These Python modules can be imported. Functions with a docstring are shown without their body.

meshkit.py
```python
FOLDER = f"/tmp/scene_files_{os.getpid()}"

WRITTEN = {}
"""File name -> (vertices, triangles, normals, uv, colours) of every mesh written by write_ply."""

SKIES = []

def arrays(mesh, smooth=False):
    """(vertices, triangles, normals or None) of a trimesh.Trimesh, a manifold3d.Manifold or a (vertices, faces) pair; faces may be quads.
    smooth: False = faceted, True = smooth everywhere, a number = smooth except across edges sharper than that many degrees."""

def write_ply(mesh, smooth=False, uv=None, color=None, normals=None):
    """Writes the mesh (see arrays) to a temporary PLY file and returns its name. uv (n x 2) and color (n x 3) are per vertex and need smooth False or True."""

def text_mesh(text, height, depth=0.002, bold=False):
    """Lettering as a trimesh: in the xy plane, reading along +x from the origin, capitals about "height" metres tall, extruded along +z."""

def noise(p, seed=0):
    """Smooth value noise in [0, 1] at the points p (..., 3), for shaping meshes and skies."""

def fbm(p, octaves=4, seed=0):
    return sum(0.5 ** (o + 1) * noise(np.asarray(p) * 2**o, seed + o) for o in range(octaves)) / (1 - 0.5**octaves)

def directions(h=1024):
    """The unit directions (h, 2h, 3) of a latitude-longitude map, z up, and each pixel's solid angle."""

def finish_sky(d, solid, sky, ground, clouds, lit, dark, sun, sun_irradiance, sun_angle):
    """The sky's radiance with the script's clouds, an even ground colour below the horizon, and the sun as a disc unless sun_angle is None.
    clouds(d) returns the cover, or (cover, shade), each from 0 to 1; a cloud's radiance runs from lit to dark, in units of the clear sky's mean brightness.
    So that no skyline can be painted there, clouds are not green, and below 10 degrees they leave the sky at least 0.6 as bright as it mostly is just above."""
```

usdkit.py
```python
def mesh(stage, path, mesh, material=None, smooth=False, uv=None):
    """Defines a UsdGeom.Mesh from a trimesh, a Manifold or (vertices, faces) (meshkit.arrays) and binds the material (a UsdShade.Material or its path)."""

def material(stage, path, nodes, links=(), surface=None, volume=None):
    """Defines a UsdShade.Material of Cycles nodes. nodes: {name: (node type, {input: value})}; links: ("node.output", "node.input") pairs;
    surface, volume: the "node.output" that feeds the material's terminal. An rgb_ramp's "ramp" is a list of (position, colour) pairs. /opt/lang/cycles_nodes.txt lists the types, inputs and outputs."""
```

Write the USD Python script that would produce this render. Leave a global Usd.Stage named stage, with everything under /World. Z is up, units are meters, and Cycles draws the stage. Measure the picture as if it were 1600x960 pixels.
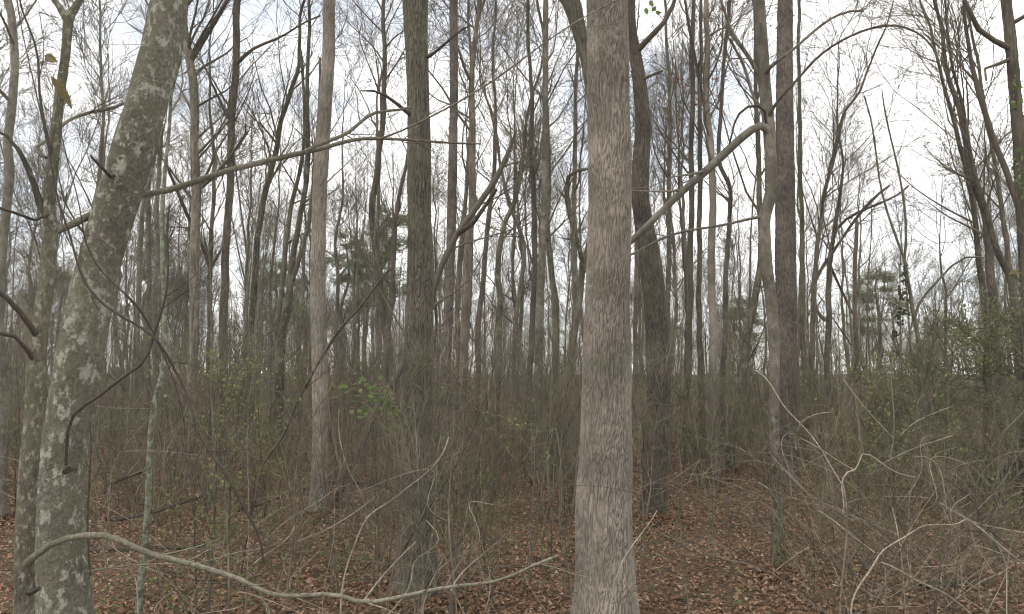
import math
import numpy as np
import meshkit, usdkit
from scipy.interpolate import PchipInterpolator, CubicSpline
from pxr import Usd, UsdGeom, UsdLux, UsdShade, Gf, Sdf, Vt

# ------------------------------------------------------------------ stage, camera, sky, light, exposure
stage = Usd.Stage.CreateInMemory()
UsdGeom.SetStageUpAxis(stage, UsdGeom.Tokens.z)
UsdGeom.SetStageMetersPerUnit(stage, 1.0)
W = UsdGeom.Xform.Define(stage, '/World')
stage.SetDefaultPrim(W.GetPrim())
UsdGeom.Scope.Define(stage, '/World/Looks')

EYE, PITCH, FPX = 1.6, 4.6, 1250.0          # eye height, upward tilt, focal length in pixels of the 1600 wide photograph
EXPOSURE = 0.7
cam = UsdGeom.Camera.Define(stage, '/World/camera')
cam.CreateHorizontalApertureAttr(36.0)
cam.CreateVerticalApertureAttr(36.0 * 614 / 1024)
cam.CreateFocalLengthAttr(36.0 * FPX / 1600)
cam.CreateClippingRangeAttr(Gf.Vec2f(0.05, 2000))
cam.CreateExposureAttr(EXPOSURE)
cam.AddTranslateOp().Set(Gf.Vec3d(0, 0, EYE))
cam.AddRotateXOp().Set(90.0 + PITCH)

SUN_AZ, SUN_EL = math.radians(215), math.radians(48)      # behind the camera and to the left, veiled by cloud
usdkit.material(stage, '/World/Looks/overcast_sky', {
    'sky': ('sky_texture', {'sky_type': 'single_scattering', 'sun_disc': False, 'sun_elevation': SUN_EL, 'sun_rotation': SUN_AZ}),
    'tc': ('texture_coordinate', {}),
    'mp': ('mapping', {'scale': (1.0, 1.0, 2.6), 'location': (0.35, 0.1, 0.0), 'rotation': (0.0, 0.0, 0.95)}),
    'n': ('noise_texture', {'scale': 2.3, 'detail': 6.0, 'roughness': 0.55}),
    'r': ('rgb_ramp', {'ramp': [(0.0, (0.3,) * 3), (0.40, (0.42,) * 3), (0.53, (1,) * 3), (1.0, (1,) * 3)]}),
    'm': ('mix', {'color2': (12.2, 12.2, 12.1)}),
    'bg': ('background_shader', {'strength': 0.1}),
}, [('tc.generated', 'mp.vector'), ('mp.vector', 'n.vector'), ('n.fac', 'r.fac'), ('r.color', 'm.fac'), ('sky.color', 'm.color1'), ('m.color', 'bg.color')], surface='bg.background')
sky = UsdLux.DomeLight.Define(stage, '/World/sky')
UsdShade.MaterialBindingAPI.Apply(sky.GetPrim()).Bind(UsdShade.Material.Get(stage, '/World/Looks/overcast_sky'))
sky.GetPrim().SetCustomDataByKey('kind', 'structure')
sun = UsdLux.DistantLight.Define(stage, '/World/sun')
sun.CreateNormalizeAttr(True)
sun.CreateIntensityAttr(0.3)
sun.CreateAngleAttr(25.0)
sun.CreateColorAttr(Gf.Vec3f(1.0, 0.96, 0.90))
sun.AddRotateZOp().Set(-math.degrees(SUN_AZ))
sun.AddRotateXOp().Set(math.degrees(SUN_EL) - 90.0)
# (rotation: -z of the light points from the sun's direction down on the scene)

# ------------------------------------------------------------------ helpers
CP, SP = math.cos(math.radians(PITCH)), math.sin(math.radians(PITCH))


def at(px, py, d):
    """The point that stands d metres ahead of the eye where the photograph shows pixel px, py."""
    a, b = (px - 800) / FPX, (480 - py) / FPX
    s = d / (CP - b * SP)
    return np.array([a * s, d, EYE + s * (SP + b * CP)])


def gz(x, y):
    p = np.stack([np.asarray(x, float) * 0.22, np.asarray(y, float) * 0.22, np.zeros_like(np.asarray(x, float))], -1)
    q = p * 5.0
    return (meshkit.noise(p, 3) - 0.5) * 0.22 + (meshkit.noise(q, 5) - 0.5) * 0.06


def unit(v):
    return v / np.maximum(np.linalg.norm(v, axis=-1, keepdims=True), 1e-9)


def tubes(P, R, n, cap=False, disp=None):
    """Many tubes at once. P (N,k,3) centre lines, R (N,k) radii, n sides. Returns vertices, triangles, normals."""
    P, R = np.asarray(P, float), np.asarray(R, float)
    N, k, _ = P.shape
    T = unit(np.gradient(P, axis=1))
    ref = np.where(np.abs(T[:, 0, 2:3]) > 0.9, [[1.0, 0, 0]], [[0, 0, 1.0]])
    u = unit(np.cross(T[:, 0], ref))
    U = np.empty_like(P)
    for i in range(k):
        u = unit(u - T[:, i] * (u * T[:, i]).sum(-1, keepdims=True))
        U[:, i] = u
    V = np.cross(T, U)
    a = np.arange(n) * 2 * np.pi / n
    D = U[:, :, None] * np.cos(a)[:, None] + V[:, :, None] * np.sin(a)[:, None]
    rr = R[:, :, None] if disp is None else disp(a, P, R)
    v = (P[:, :, None] + D * rr[..., None]).reshape(-1, 3)
    i, j = np.meshgrid(np.arange(k - 1), np.arange(n), indexing='ij')
    q = np.stack([i * n + j, i * n + (j + 1) % n, (i + 1) * n + (j + 1) % n, (i + 1) * n + j], -1).reshape(-1, 4)
    f = np.vstack([q[:, [0, 1, 2]], q[:, [0, 2, 3]]])
    f = (f[None] + (np.arange(N) * k * n)[:, None, None]).reshape(-1, 3)
    nn = D.reshape(-1, 3)
    if cap:
        tips = P[:, -1] + T[:, -1] * R[:, -1:] * 0.4
        b = len(v) + np.arange(N)
        jj = np.arange(n)
        ring = (np.arange(N) * k * n + (k - 1) * n)[:, None]
        f = np.vstack([f, np.stack([ring + jj, ring + (jj + 1) % n, np.repeat(b[:, None], n, 1)], -1).reshape(-1, 3)])
        v, nn = np.vstack([v, tips]), np.vstack([nn, T[:, -1]])
    if disp is not None:
        nn = None
    return v, f, nn


def normals(v, f):
    n = np.zeros_like(v)
    c = np.cross(v[f[:, 1]] - v[f[:, 0]], v[f[:, 2]] - v[f[:, 0]])
    for k in range(3):
        for x in range(3):
            n[:, x] += np.bincount(f[:, k], c[:, x], len(v))
    return unit(n)


def join(ms):
    v, f, n, at_ = [], [], [], 0
    for m in ms:
        v.append(m[0]); f.append(m[1] + at_); at_ += len(m[0])
        n.append(m[2] if m[2] is not None else normals(m[0], m[1]))
    return np.vstack(v), np.vstack(f), np.vstack(n)


USED, RELIEF, LEAF = {}, set(), set()


def numbered(parent, name):
    k = (parent, name)
    USED[k] = USED.get(k, -1) + 1
    return f'{parent}/{name}' + (f'_{USED[k]:03d}' if USED[k] else '')


def put(name, m, mat, parent='/World', flat=False, relief=None):
    path = numbered(parent, name)
    v, f, n = m
    g = UsdGeom.Mesh.Define(stage, path)
    g.CreatePointsAttr(Vt.Vec3fArray.FromNumpy(np.ascontiguousarray(v, np.float32)))
    g.CreateFaceVertexCountsAttr(Vt.IntArray.FromNumpy(np.full(len(f), 3, np.int32)))
    g.CreateFaceVertexIndicesAttr(Vt.IntArray.FromNumpy(np.ascontiguousarray(f, np.int32).ravel()))
    g.CreateSubdivisionSchemeAttr('none')
    if not flat:
        if n is None:
            n = normals(v, f)
        g.CreateNormalsAttr(Vt.Vec3fArray.FromNumpy(np.ascontiguousarray(n, np.float32)))
        g.SetNormalsInterpolation('vertex')
    if mat in LEAF:     # each leaf or needle has a tone of its own
        per = 8 if len(v) % 8 == 0 and len(f) == len(v) else 5 if len(v) % 5 == 0 and len(f) * 5 == len(v) * 4 else 4 if len(f) * 2 == len(v) else len(v)
        tone = np.random.default_rng(len(v) + USED[(parent, name)]).uniform(0, 1, len(v) // per)
        UsdGeom.PrimvarsAPI(g).CreatePrimvar('tone', Sdf.ValueTypeNames.FloatArray, 'vertex').Set(Vt.FloatArray.FromNumpy(np.repeat(tone, per).astype(np.float32)))
    if relief is None and mat in RELIEF:
        relief = np.full(len(v), 0.8)
    if relief is not None and mat in RELIEF:
        UsdGeom.PrimvarsAPI(g).CreatePrimvar('relief', Sdf.ValueTypeNames.FloatArray, 'vertex').Set(Vt.FloatArray.FromNumpy(np.ascontiguousarray(np.resize(relief, len(v)), np.float32)))
    UsdShade.MaterialBindingAPI.Apply(g.GetPrim()).Bind(UsdShade.Material.Get(stage, '/World/Looks/' + mat))
    return path


def tag(path, label=None, cat=None, group=None, kind=None):
    p = stage.GetPrimAtPath(path)
    for k, v in (('label', label), ('category', cat), ('group', group), ('kind', kind)):
        if v:
            p.SetCustomDataByKey(k, v)
    return path


def thing(name, label, cat, loc=(0, 0, 0), rz=0.0, sc=None, group=None):
    path = numbered('/World', name)
    x = UsdGeom.Xform.Define(stage, path)
    x.AddTranslateOp().Set(Gf.Vec3d(*map(float, loc)))
    x.AddRotateZOp().Set(float(rz))
    if sc is not None:
        x.AddScaleOp().Set(Gf.Vec3f(*[float(s) for s in (sc if np.ndim(sc) else (sc,) * 3)]))
    return tag(path, label, cat, group)


def copy(src, name, label, cat, loc, rz, sc, group):
    path = thing(name, label, cat, loc, rz, sc, group)
    p = stage.GetPrimAtPath(path)
    p.GetReferences().AddInternalReference(src)
    p.SetInstanceable(True)
    return path


# ------------------------------------------------------------------ materials
def bark(name, light, dark, sx=28.0, sz=4.0, lichen=None, moss=None, bump=0.5, lich_amt=0.6, moss_amt=0.62, lich_scale=9.0, var=0.5, rough=0.9, rel=0.0, soft=0.05):
    nodes = {
        'g': ('geometry', {}), 'mp': ('mapping', {'scale': (sx, sx, sz)}),
        'n': ('noise_texture', {'scale': 1.0, 'detail': 5.0, 'roughness': 0.65}),
        'r': ('rgb_ramp', {'ramp': [(0.30, dark), (0.47, tuple(0.5 * (a + b) for a, b in zip(light, dark))), (0.62, light), (0.8, tuple(1.25 * a for a in light))]}),
        'big': ('noise_texture', {'scale': 2.2, 'detail': 3.0}),
        'oi': ('object_info', {}),
        'vr': ('map_range', {'from_min': 0.3, 'from_max': 0.7, 'to_min': 1 - 0.36, 'to_max': 1 + 0.36}),
        'vo': ('map_range', {'from_min': 0.0, 'from_max': 1.0, 'to_min': 1 - 0.5 * var, 'to_max': 1 + 0.5 * var}),
        'mu': ('math', {'math_type': 'multiply'}),
        'cc': ('combine_color', {}),
        'mm': ('mix', {'mix_type': 'multiply', 'fac': 1.0}),
        'b': ('bump', {'strength': bump, 'distance': 0.012}),
        'p': ('principled_bsdf', {'roughness': rough, 'specular_ior_level': 0.25}),
    }
    links = [('g.position', 'mp.vector'), ('mp.vector', 'n.vector'), ('n.fac', 'r.fac'), ('g.position', 'big.vector'), ('big.fac', 'vr.value'),
             ('oi.random', 'vo.value'), ('vr.result', 'mu.value1'), ('vo.result', 'mu.value2'), ('mu.value', 'cc.r'), ('mu.value', 'cc.g'), ('mu.value', 'cc.b'),
             ('r.color', 'mm.color1'), ('cc.color', 'mm.color2'), ('n.fac', 'b.height'), ('b.normal', 'p.normal')]
    if rel:         # the furrows of the modelled bark are of darker, older bark
        RELIEF.add(name)
        nodes['at'] = ('attribute', {'attribute': 'relief'})
        nodes['am'] = ('math', {'math_type': 'multiply_add', 'value2': rel, 'value3': 0.28 - 0.62 * rel})
        nodes['ad'] = ('math', {'math_type': 'multiply_add', 'value2': 0.62})
        links.remove(('n.fac', 'r.fac'))
        links += [('at.fac', 'am.value1'), ('n.fac', 'ad.value1'), ('am.value', 'ad.value3'), ('ad.value', 'r.fac')]
    last = 'mm.color'
    for key, col, scale, thr, w in (('mo', moss, 5.0, moss_amt, 0.12), ('li', lichen, lich_scale, lich_amt, soft)):
        if col is None:
            continue
        nodes[key + 'n'] = ('noise_texture', {'scale': scale, 'detail': 8.0, 'roughness': 0.72, 'distortion': 0.15})
        nodes[key + 'r'] = ('map_range', {'from_min': thr - w, 'from_max': thr + w, 'to_min': 0.0, 'to_max': 0.85, 'clamp': True})
        nodes[key + 'x'] = ('mix', {'color2': col})
        nodes[key + 'm'] = ('mapping', {'location': (3.1, 1.7, 0.4), 'scale': (1, 1, 0.75)})
        links += [('g.position', key + 'm.vector'), (key + 'm.vector', key + 'n.vector'), (key + 'n.fac', key + 'r.value'), (key + 'r.result', key + 'x.fac'), (last, key + 'x.color1')]
        last = key + 'x.color'
    links.append((last, 'p.base_color'))
    usdkit.material(stage, '/World/Looks/' + name, nodes, links, surface='p.BSDF')


bark('pale_ridged_bark', (0.198, 0.172, 0.140), (0.056, 0.047, 0.037), 110, 12.0, bump=0.6, var=0.0, rel=0.28, lichen=(0.22, 0.215, 0.175), lich_amt=0.64, lich_scale=26.0, moss=(0.105, 0.10, 0.068), moss_amt=0.60)
bark('grey_ridged_bark', (0.112, 0.098, 0.076), (0.036, 0.031, 0.024), 90, 8.0, moss=(0.095, 0.098, 0.058), moss_amt=0.58, lichen=(0.21, 0.21, 0.165), lich_amt=0.65, lich_scale=24.0, var=0.0, rel=0.40)
bark('dark_ridged_bark', (0.080, 0.067, 0.052), (0.030, 0.025, 0.019), 80, 8.0, lichen=(0.22, 0.22, 0.18), lich_amt=0.67, lich_scale=16.0, moss=(0.075, 0.078, 0.038), moss_amt=0.64, var=0.0, rel=0.36)
bark('lichen_bark', (0.165, 0.150, 0.114), (0.062, 0.056, 0.042), 60, 50.0, lichen=(0.31, 0.305, 0.248), lich_amt=0.555, lich_scale=16.0, moss=(0.105, 0.10, 0.062), moss_amt=0.54, bump=1.0, var=0.0, soft=0.03)
bark('mossy_stem_bark', (0.13, 0.12, 0.085), (0.050, 0.045, 0.032), 60, 30.0, lichen=(0.24, 0.235, 0.185), lich_amt=0.57, lich_scale=34.0, moss=(0.088, 0.085, 0.045), moss_amt=0.57, bump=0.7, var=0.0, soft=0.05)
bark('green_lichen_bark', (0.135, 0.135, 0.095), (0.042, 0.040, 0.028), 26, 18.0, lichen=(0.215, 0.235, 0.175), lich_amt=0.53, lich_scale=30.0, var=0.0, bump=0.6)
bark('pine_bark', (0.142, 0.118, 0.097), (0.044, 0.036, 0.030), 50, 14.0, lichen=(0.17, 0.152, 0.122), lich_amt=0.62, var=0.3, bump=0.7)
bark('smooth_grey_bark', (0.165, 0.148, 0.120), (0.075, 0.066, 0.052), 22, 11.0, lichen=(0.21, 0.20, 0.165), lich_amt=0.60, moss=(0.092, 0.086, 0.056), moss_amt=0.58, bump=0.4, var=0.3)
bark('brown_bark', (0.145, 0.124, 0.093), (0.050, 0.042, 0.032), 36, 7.0, lichen=(0.18, 0.172, 0.135), lich_amt=0.62, var=0.6)
bark('olive_bark', (0.118, 0.108, 0.073), (0.044, 0.040, 0.028), 34, 8.0, lichen=(0.175, 0.172, 0.13), lich_amt=0.6, var=0.5)
bark('far_bark', (0.165, 0.145, 0.105), (0.085, 0.074, 0.053), 9, 2.0, bump=0.1, var=0.7)
bark('twig_bark', (0.125, 0.107, 0.075), (0.072, 0.061, 0.043), 20, 20, bump=0.0, var=0.5, rough=0.75)
bark('brush_bark', (0.150, 0.126, 0.079), (0.062, 0.052, 0.033), 9, 5, bump=0.0, var=1.0, rough=0.8)
bark('branch_bark', (0.185, 0.165, 0.128), (0.070, 0.062, 0.047), 60, 45, bump=0.7, lichen=(0.235, 0.225, 0.18), lich_amt=0.62, lich_scale=40.0, moss=(0.09, 0.086, 0.048), moss_amt=0.56, var=0.2)
bark('bent_stem_bark', (0.150, 0.131, 0.105), (0.070, 0.060, 0.047), 22, 11.0, lichen=(0.195, 0.183, 0.15), lich_amt=0.60, moss=(0.085, 0.078, 0.050), moss_amt=0.58, bump=0.4, var=0.0)
bark('moss_cover', (0.085, 0.083, 0.038), (0.035, 0.034, 0.018), 60, 40, bump=0.8, var=0.0)
bark('pale_cane_bark', (0.255, 0.215, 0.165), (0.12, 0.100, 0.076), 40, 30, bump=0.2, var=0.5, rough=0.6)
bark('grey_cane_bark', (0.205, 0.178, 0.138), (0.090, 0.077, 0.059), 40, 30, bump=0.3, var=0.6, rough=0.7)
bark('dark_cane_bark', (0.066, 0.050, 0.038), (0.032, 0.024, 0.019), 40, 30, bump=0.25, var=0.3, rough=0.6)
bark('rotten_wood', (0.070, 0.055, 0.040), (0.020, 0.016, 0.012), 22, 22, moss=(0.05, 0.058, 0.025), moss_amt=0.6, var=0.2)


def leafmat(name, stops, trans=0.35, rough=0.55):
    LEAF.add(name)
    usdkit.material(stage, '/World/Looks/' + name, {
        'g': ('geometry', {}), 'to': ('attribute', {'attribute': 'tone'}), 'r': ('rgb_ramp', {'ramp': stops}),
        'n': ('noise_texture', {'scale': 60.0, 'detail': 3.0}), 'vr': ('map_range', {'from_min': 0.3, 'from_max': 0.7, 'to_min': 0.75, 'to_max': 1.2}),
        'cc': ('combine_color', {}), 'mm': ('mix', {'mix_type': 'multiply', 'fac': 1.0}),
        'p': ('principled_bsdf', {'roughness': rough, 'specular_ior_level': 0.3}), 't': ('translucent_bsdf', {}), 'x': ('mix_closure', {'fac': trans}),
    }, [('to.fac', 'r.fac'), ('g.position', 'n.vector'), ('n.fac', 'vr.value'), ('vr.result', 'cc.r'), ('vr.result', 'cc.g'), ('vr.result', 'cc.b'),
        ('r.color', 'mm.color1'), ('cc.color', 'mm.color2'), ('mm.color', 'p.base_color'), ('mm.color', 't.color'), ('p.BSDF', 'x.closure1'), ('t.BSDF', 'x.closure2')], surface='x.closure')


leafmat('fallen_leaf', [(0.0, (0.095, 0.054, 0.031)), (0.25, (0.165, 0.090, 0.050)), (0.55, (0.22, 0.125, 0.071)), (0.8, (0.26, 0.157, 0.095)), (0.94, (0.31, 0.205, 0.135)), (1.0, (0.40, 0.30, 0.22))], trans=0.12, rough=0.6)
leafmat('spring_leaf', [(0.0, (0.06, 0.095, 0.028)), (0.5, (0.10, 0.15, 0.042)), (1.0, (0.17, 0.22, 0.07))], trans=0.45)
leafmat('bud_leaf', [(0.0, (0.11, 0.14, 0.05)), (0.6, (0.165, 0.195, 0.07)), (1.0, (0.23, 0.24, 0.10))], trans=0.5)
leafmat('red_bud', [(0.0, (0.13, 0.055, 0.045)), (1.0, (0.22, 0.10, 0.075))])
leafmat('pine_needle', [(0.0, (0.12, 0.145, 0.07)), (0.6, (0.18, 0.205, 0.10)), (1.0, (0.24, 0.26, 0.135))], trans=0.6)
leafmat('cedar_leaf', [(0.0, (0.09, 0.11, 0.048)), (0.6, (0.155, 0.18, 0.078)), (1.0, (0.24, 0.255, 0.12))], trans=0.45)
leafmat('ivy_leaf', [(0.0, (0.03, 0.036, 0.02)), (1.0, (0.075, 0.08, 0.045))], trans=0.3)
leafmat('dry_leaf', [(0.0, (0.10, 0.085, 0.04)), (1.0, (0.17, 0.135, 0.065))], trans=0.3)

usdkit.material(stage, '/World/Looks/forest_soil', {
    'g': ('geometry', {}), 'n': ('noise_texture', {'scale': 28.0, 'detail': 6.0, 'roughness': 0.7}), 'v': ('voronoi_texture', {'scale': 19.0}) if False else ('noise_texture', {'scale': 9.0, 'detail': 8.0, 'roughness': 0.75}),
    'big': ('noise_texture', {'scale': 0.7, 'detail': 4.0}),
    'r': ('rgb_ramp', {'ramp': [(0.32, (0.035, 0.024, 0.017)), (0.46, (0.08, 0.050, 0.032)), (0.58, (0.135, 0.083, 0.052)), (0.72, (0.20, 0.13, 0.085))]}),
    'gr': ('rgb_ramp', {'ramp': [(0.52, (0, 0, 0)), (0.66, (0.6, 0.6, 0.6))]}), 'mx': ('mix', {'color2': (0.075, 0.078, 0.036)}),
    'b': ('bump', {'strength': 0.8, 'distance': 0.03}), 'p': ('principled_bsdf', {'roughness': 0.95, 'specular_ior_level': 0.15}),
}, [('g.position', 'n.vector'), ('g.position', 'v.vector'), ('g.position', 'big.vector'), ('n.fac', 'r.fac'), ('r.color', 'mx.color1'), ('big.fac', 'gr.fac'), ('gr.color', 'mx.fac'),
    ('mx.color', 'p.base_color'), ('v.fac', 'b.height'), ('b.normal', 'p.normal')], surface='p.BSDF')

# ------------------------------------------------------------------ the ground and its litter
s = np.linspace(-1, 1, 260)
gx = 9.0 * np.sinh(s * 4.6) / np.sinh(1.0) * 0.09 + s * 6
gx = gx * (420 / gx.max())
gy = 8.0 + gx
X, Y = np.meshgrid(gx, gy)
n_ = len(gx)
i, j = np.meshgrid(np.arange(n_ - 1), np.arange(n_ - 1), indexing='ij')
q = np.stack([i * n_ + j, i * n_ + j + 1, (i + 1) * n_ + j + 1, (i + 1) * n_ + j], -1).reshape(-1, 4)
tag(put('ground', (np.stack([X, Y, gz(X, Y)], -1).reshape(-1, 3), np.vstack([q[:, [0, 1, 2]], q[:, [0, 2, 3]]]), None), 'forest_soil'), kind='structure')


def leaves(pos, nrm, size, rng, curl=0.35, wid=0.5, simple=False):
    """One small curled leaf of eight triangles per position, lying across nrm."""
    N = len(pos)
    nrm = unit(nrm)
    a = unit(np.cross(nrm, rng.normal(size=(N, 3))))
    b = np.cross(nrm, a)
    tmpl = np.array([(-0.5, 0), (-0.2, 0.42), (0.15, 0.46), (0.5, 0), (0.15, -0.46), (-0.2, -0.42), (-0.2, 0), (0.15, 0)])
    tf = np.array([(0, 6, 1), (1, 6, 7), (1, 7, 2), (2, 7, 3), (0, 5, 6), (5, 4, 7), (5, 7, 6), (4, 3, 7)])
    if simple:
        tmpl = np.array([(-0.5, 0), (0.0, 0.46), (0.5, 0), (0.05, -0.46), (0.02, 0)])
        tf = np.array([(0, 4, 1), (1, 4, 2), (0, 3, 4), (3, 2, 4)])
    K = len(tmpl)
    sz = np.asarray(size)[:, None] if np.ndim(size) else np.full((N, 1), size)
    w = rng.uniform(0.75, 1.25, (N, 1)) * wid * 2
    cu = rng.uniform(-1, 1, (N, 1)) * curl * 2
    cl = rng.uniform(-1, 1, (N, 1)) * curl
    x, y = tmpl[None, :, 0] * sz, tmpl[None, :, 1] * sz * w
    z = (cu * (tmpl[None, :, 1] ** 2) * 2 + cl * (tmpl[None, :, 0] ** 2) * 2 + rng.normal(0, 0.05, (N, K))) * sz
    v = pos[:, None] + a[:, None] * x[..., None] + b[:, None] * y[..., None] + nrm[:, None] * z[..., None]
    f = (tf[None] + (np.arange(N) * K)[:, None, None]).reshape(-1, 3)
    return v.reshape(-1, 3), f, None



# ------------------------------------------------------------------ growing branches
def kids(P, R, rng, n, t0, t1, a0, a1, L0, L1, k, up=0.1, wig=0.15, rf=0.5, rmin=0.003, rtip=0.0015, drop=0.5, away=None):
    N, K, _ = P.shape
    i = rng.integers(0, N, n)
    t = rng.uniform(t0, t1, n)
    s_ = t * (K - 1); j_ = np.clip(s_.astype(int), 0, K - 2); u = (s_ - j_)[:, None]
    o = P[i, j_] * (1 - u) + P[i, j_ + 1] * u
    r = R[i, j_] * (1 - u[:, 0]) + R[i, j_ + 1] * u[:, 0]
    T = unit(P[i, j_ + 1] - P[i, j_])
    v = rng.normal(size=(n, 3)); v -= T * (v * T).sum(-1, keepdims=True); v = unit(v)
    a = rng.uniform(a0, a1, (n, 1))
    D = np.cos(a) * T + np.sin(a) * v
    L = rng.uniform(L0, L1, n) * (1 - drop * t)
    st = (L / (k - 1))[:, None]
    pts = [o]
    for m in range(k - 1):
        pts.append(pts[-1] + D * st)
        D = unit(D + np.array([0, 0, up]) + rng.normal(size=(n, 3)) * wig)
    r0 = np.clip(r * rf * rng.uniform(0.7, 1.15, n), rmin, np.maximum(r * 0.95, rmin))
    tip = np.minimum(rtip, r0 * 0.7)
    lin = np.linspace(0, 1, k)[None] ** 0.8
    return np.stack(pts, 1), r0[:, None] * (1 - lin) + tip[:, None] * lin


def crown(P, R, rng, n1, n2, n3, t0, L, up=0.09, a=(0.5, 1.1), rf=0.42, ends=True, n4=0, twig=0.0032):
    """Level one to three branches on the trunk line P (k,3), R (k): one mesh."""
    P, R = P[None], R[None]
    B1, R1 = kids(P, R, rng, n1, t0, 0.98, a[0], a[1], L[0], L[1], 7, up, 0.13, rf, 0.008, 0.004, 0.45)
    out = [tubes(B1, R1, 5)]
    B2, R2 = kids(B1, R1, rng, n2, 0.18, 0.97, 0.45, 1.0, L[1] * 0.22, L[1] * 0.48, 5, up * 0.8, 0.16, 0.55, twig * 1.3, twig * 0.7, 0.4)
    out.append(tubes(B2, R2, 4 if n2 < 60 else 3))
    if n3:
        B3, R3 = kids(B2, R2, rng, n3, 0.1, 1.0, 0.4, 1.0, L[1] * 0.09, L[1] * 0.24, 4, up * 0.6, 0.18, 0.6, twig, twig * 0.55, 0.3)
        out.append(tubes(B3, R3, 3))
        if n4:
            B4, R4 = kids(B3, R3, rng, n4, 0.1, 1.0, 0.4, 1.0, L[1] * 0.05, L[1] * 0.12, 3, 0.03, 0.2, 0.7, twig * 0.8, twig * 0.5, 0.3)
            out.append(tubes(B4, R4, 3))
            return join(out), B4
        return join(out), B3
    return join(out), B2


def spline(pts, rad, step, wob=0.0, rng=None, cubic=True):
    pts, rad = np.asarray(pts, float), np.asarray(rad, float)
    c = np.r_[0, np.cumsum(np.linalg.norm(np.diff(pts, axis=0), axis=1))]
    n = max(4, int(c[-1] / step) + 1)
    t = np.linspace(0, c[-1], n)
    C = (CubicSpline if cubic and len(pts) > 2 else PchipInterpolator)(c, pts)(t) if len(pts) > 2 else np.stack([np.interp(t, c, pts[:, k]) for k in range(3)], 1)
    r = PchipInterpolator(c, rad)(t)
    if wob and rng is not None:
        w = rng.uniform(0, 50)
        for k in range(2):
            C[:, k] += wob * (meshkit.noise(np.stack([t * 1.1 + w, t * 0 + k * 7.7, t * 0], -1), 4) - 0.5 + 0.5 * (meshkit.noise(np.stack([t * 3 + w, t * 0 + k * 3.3, t * 0], -1), 8) - 0.5))
    return C, r


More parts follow.
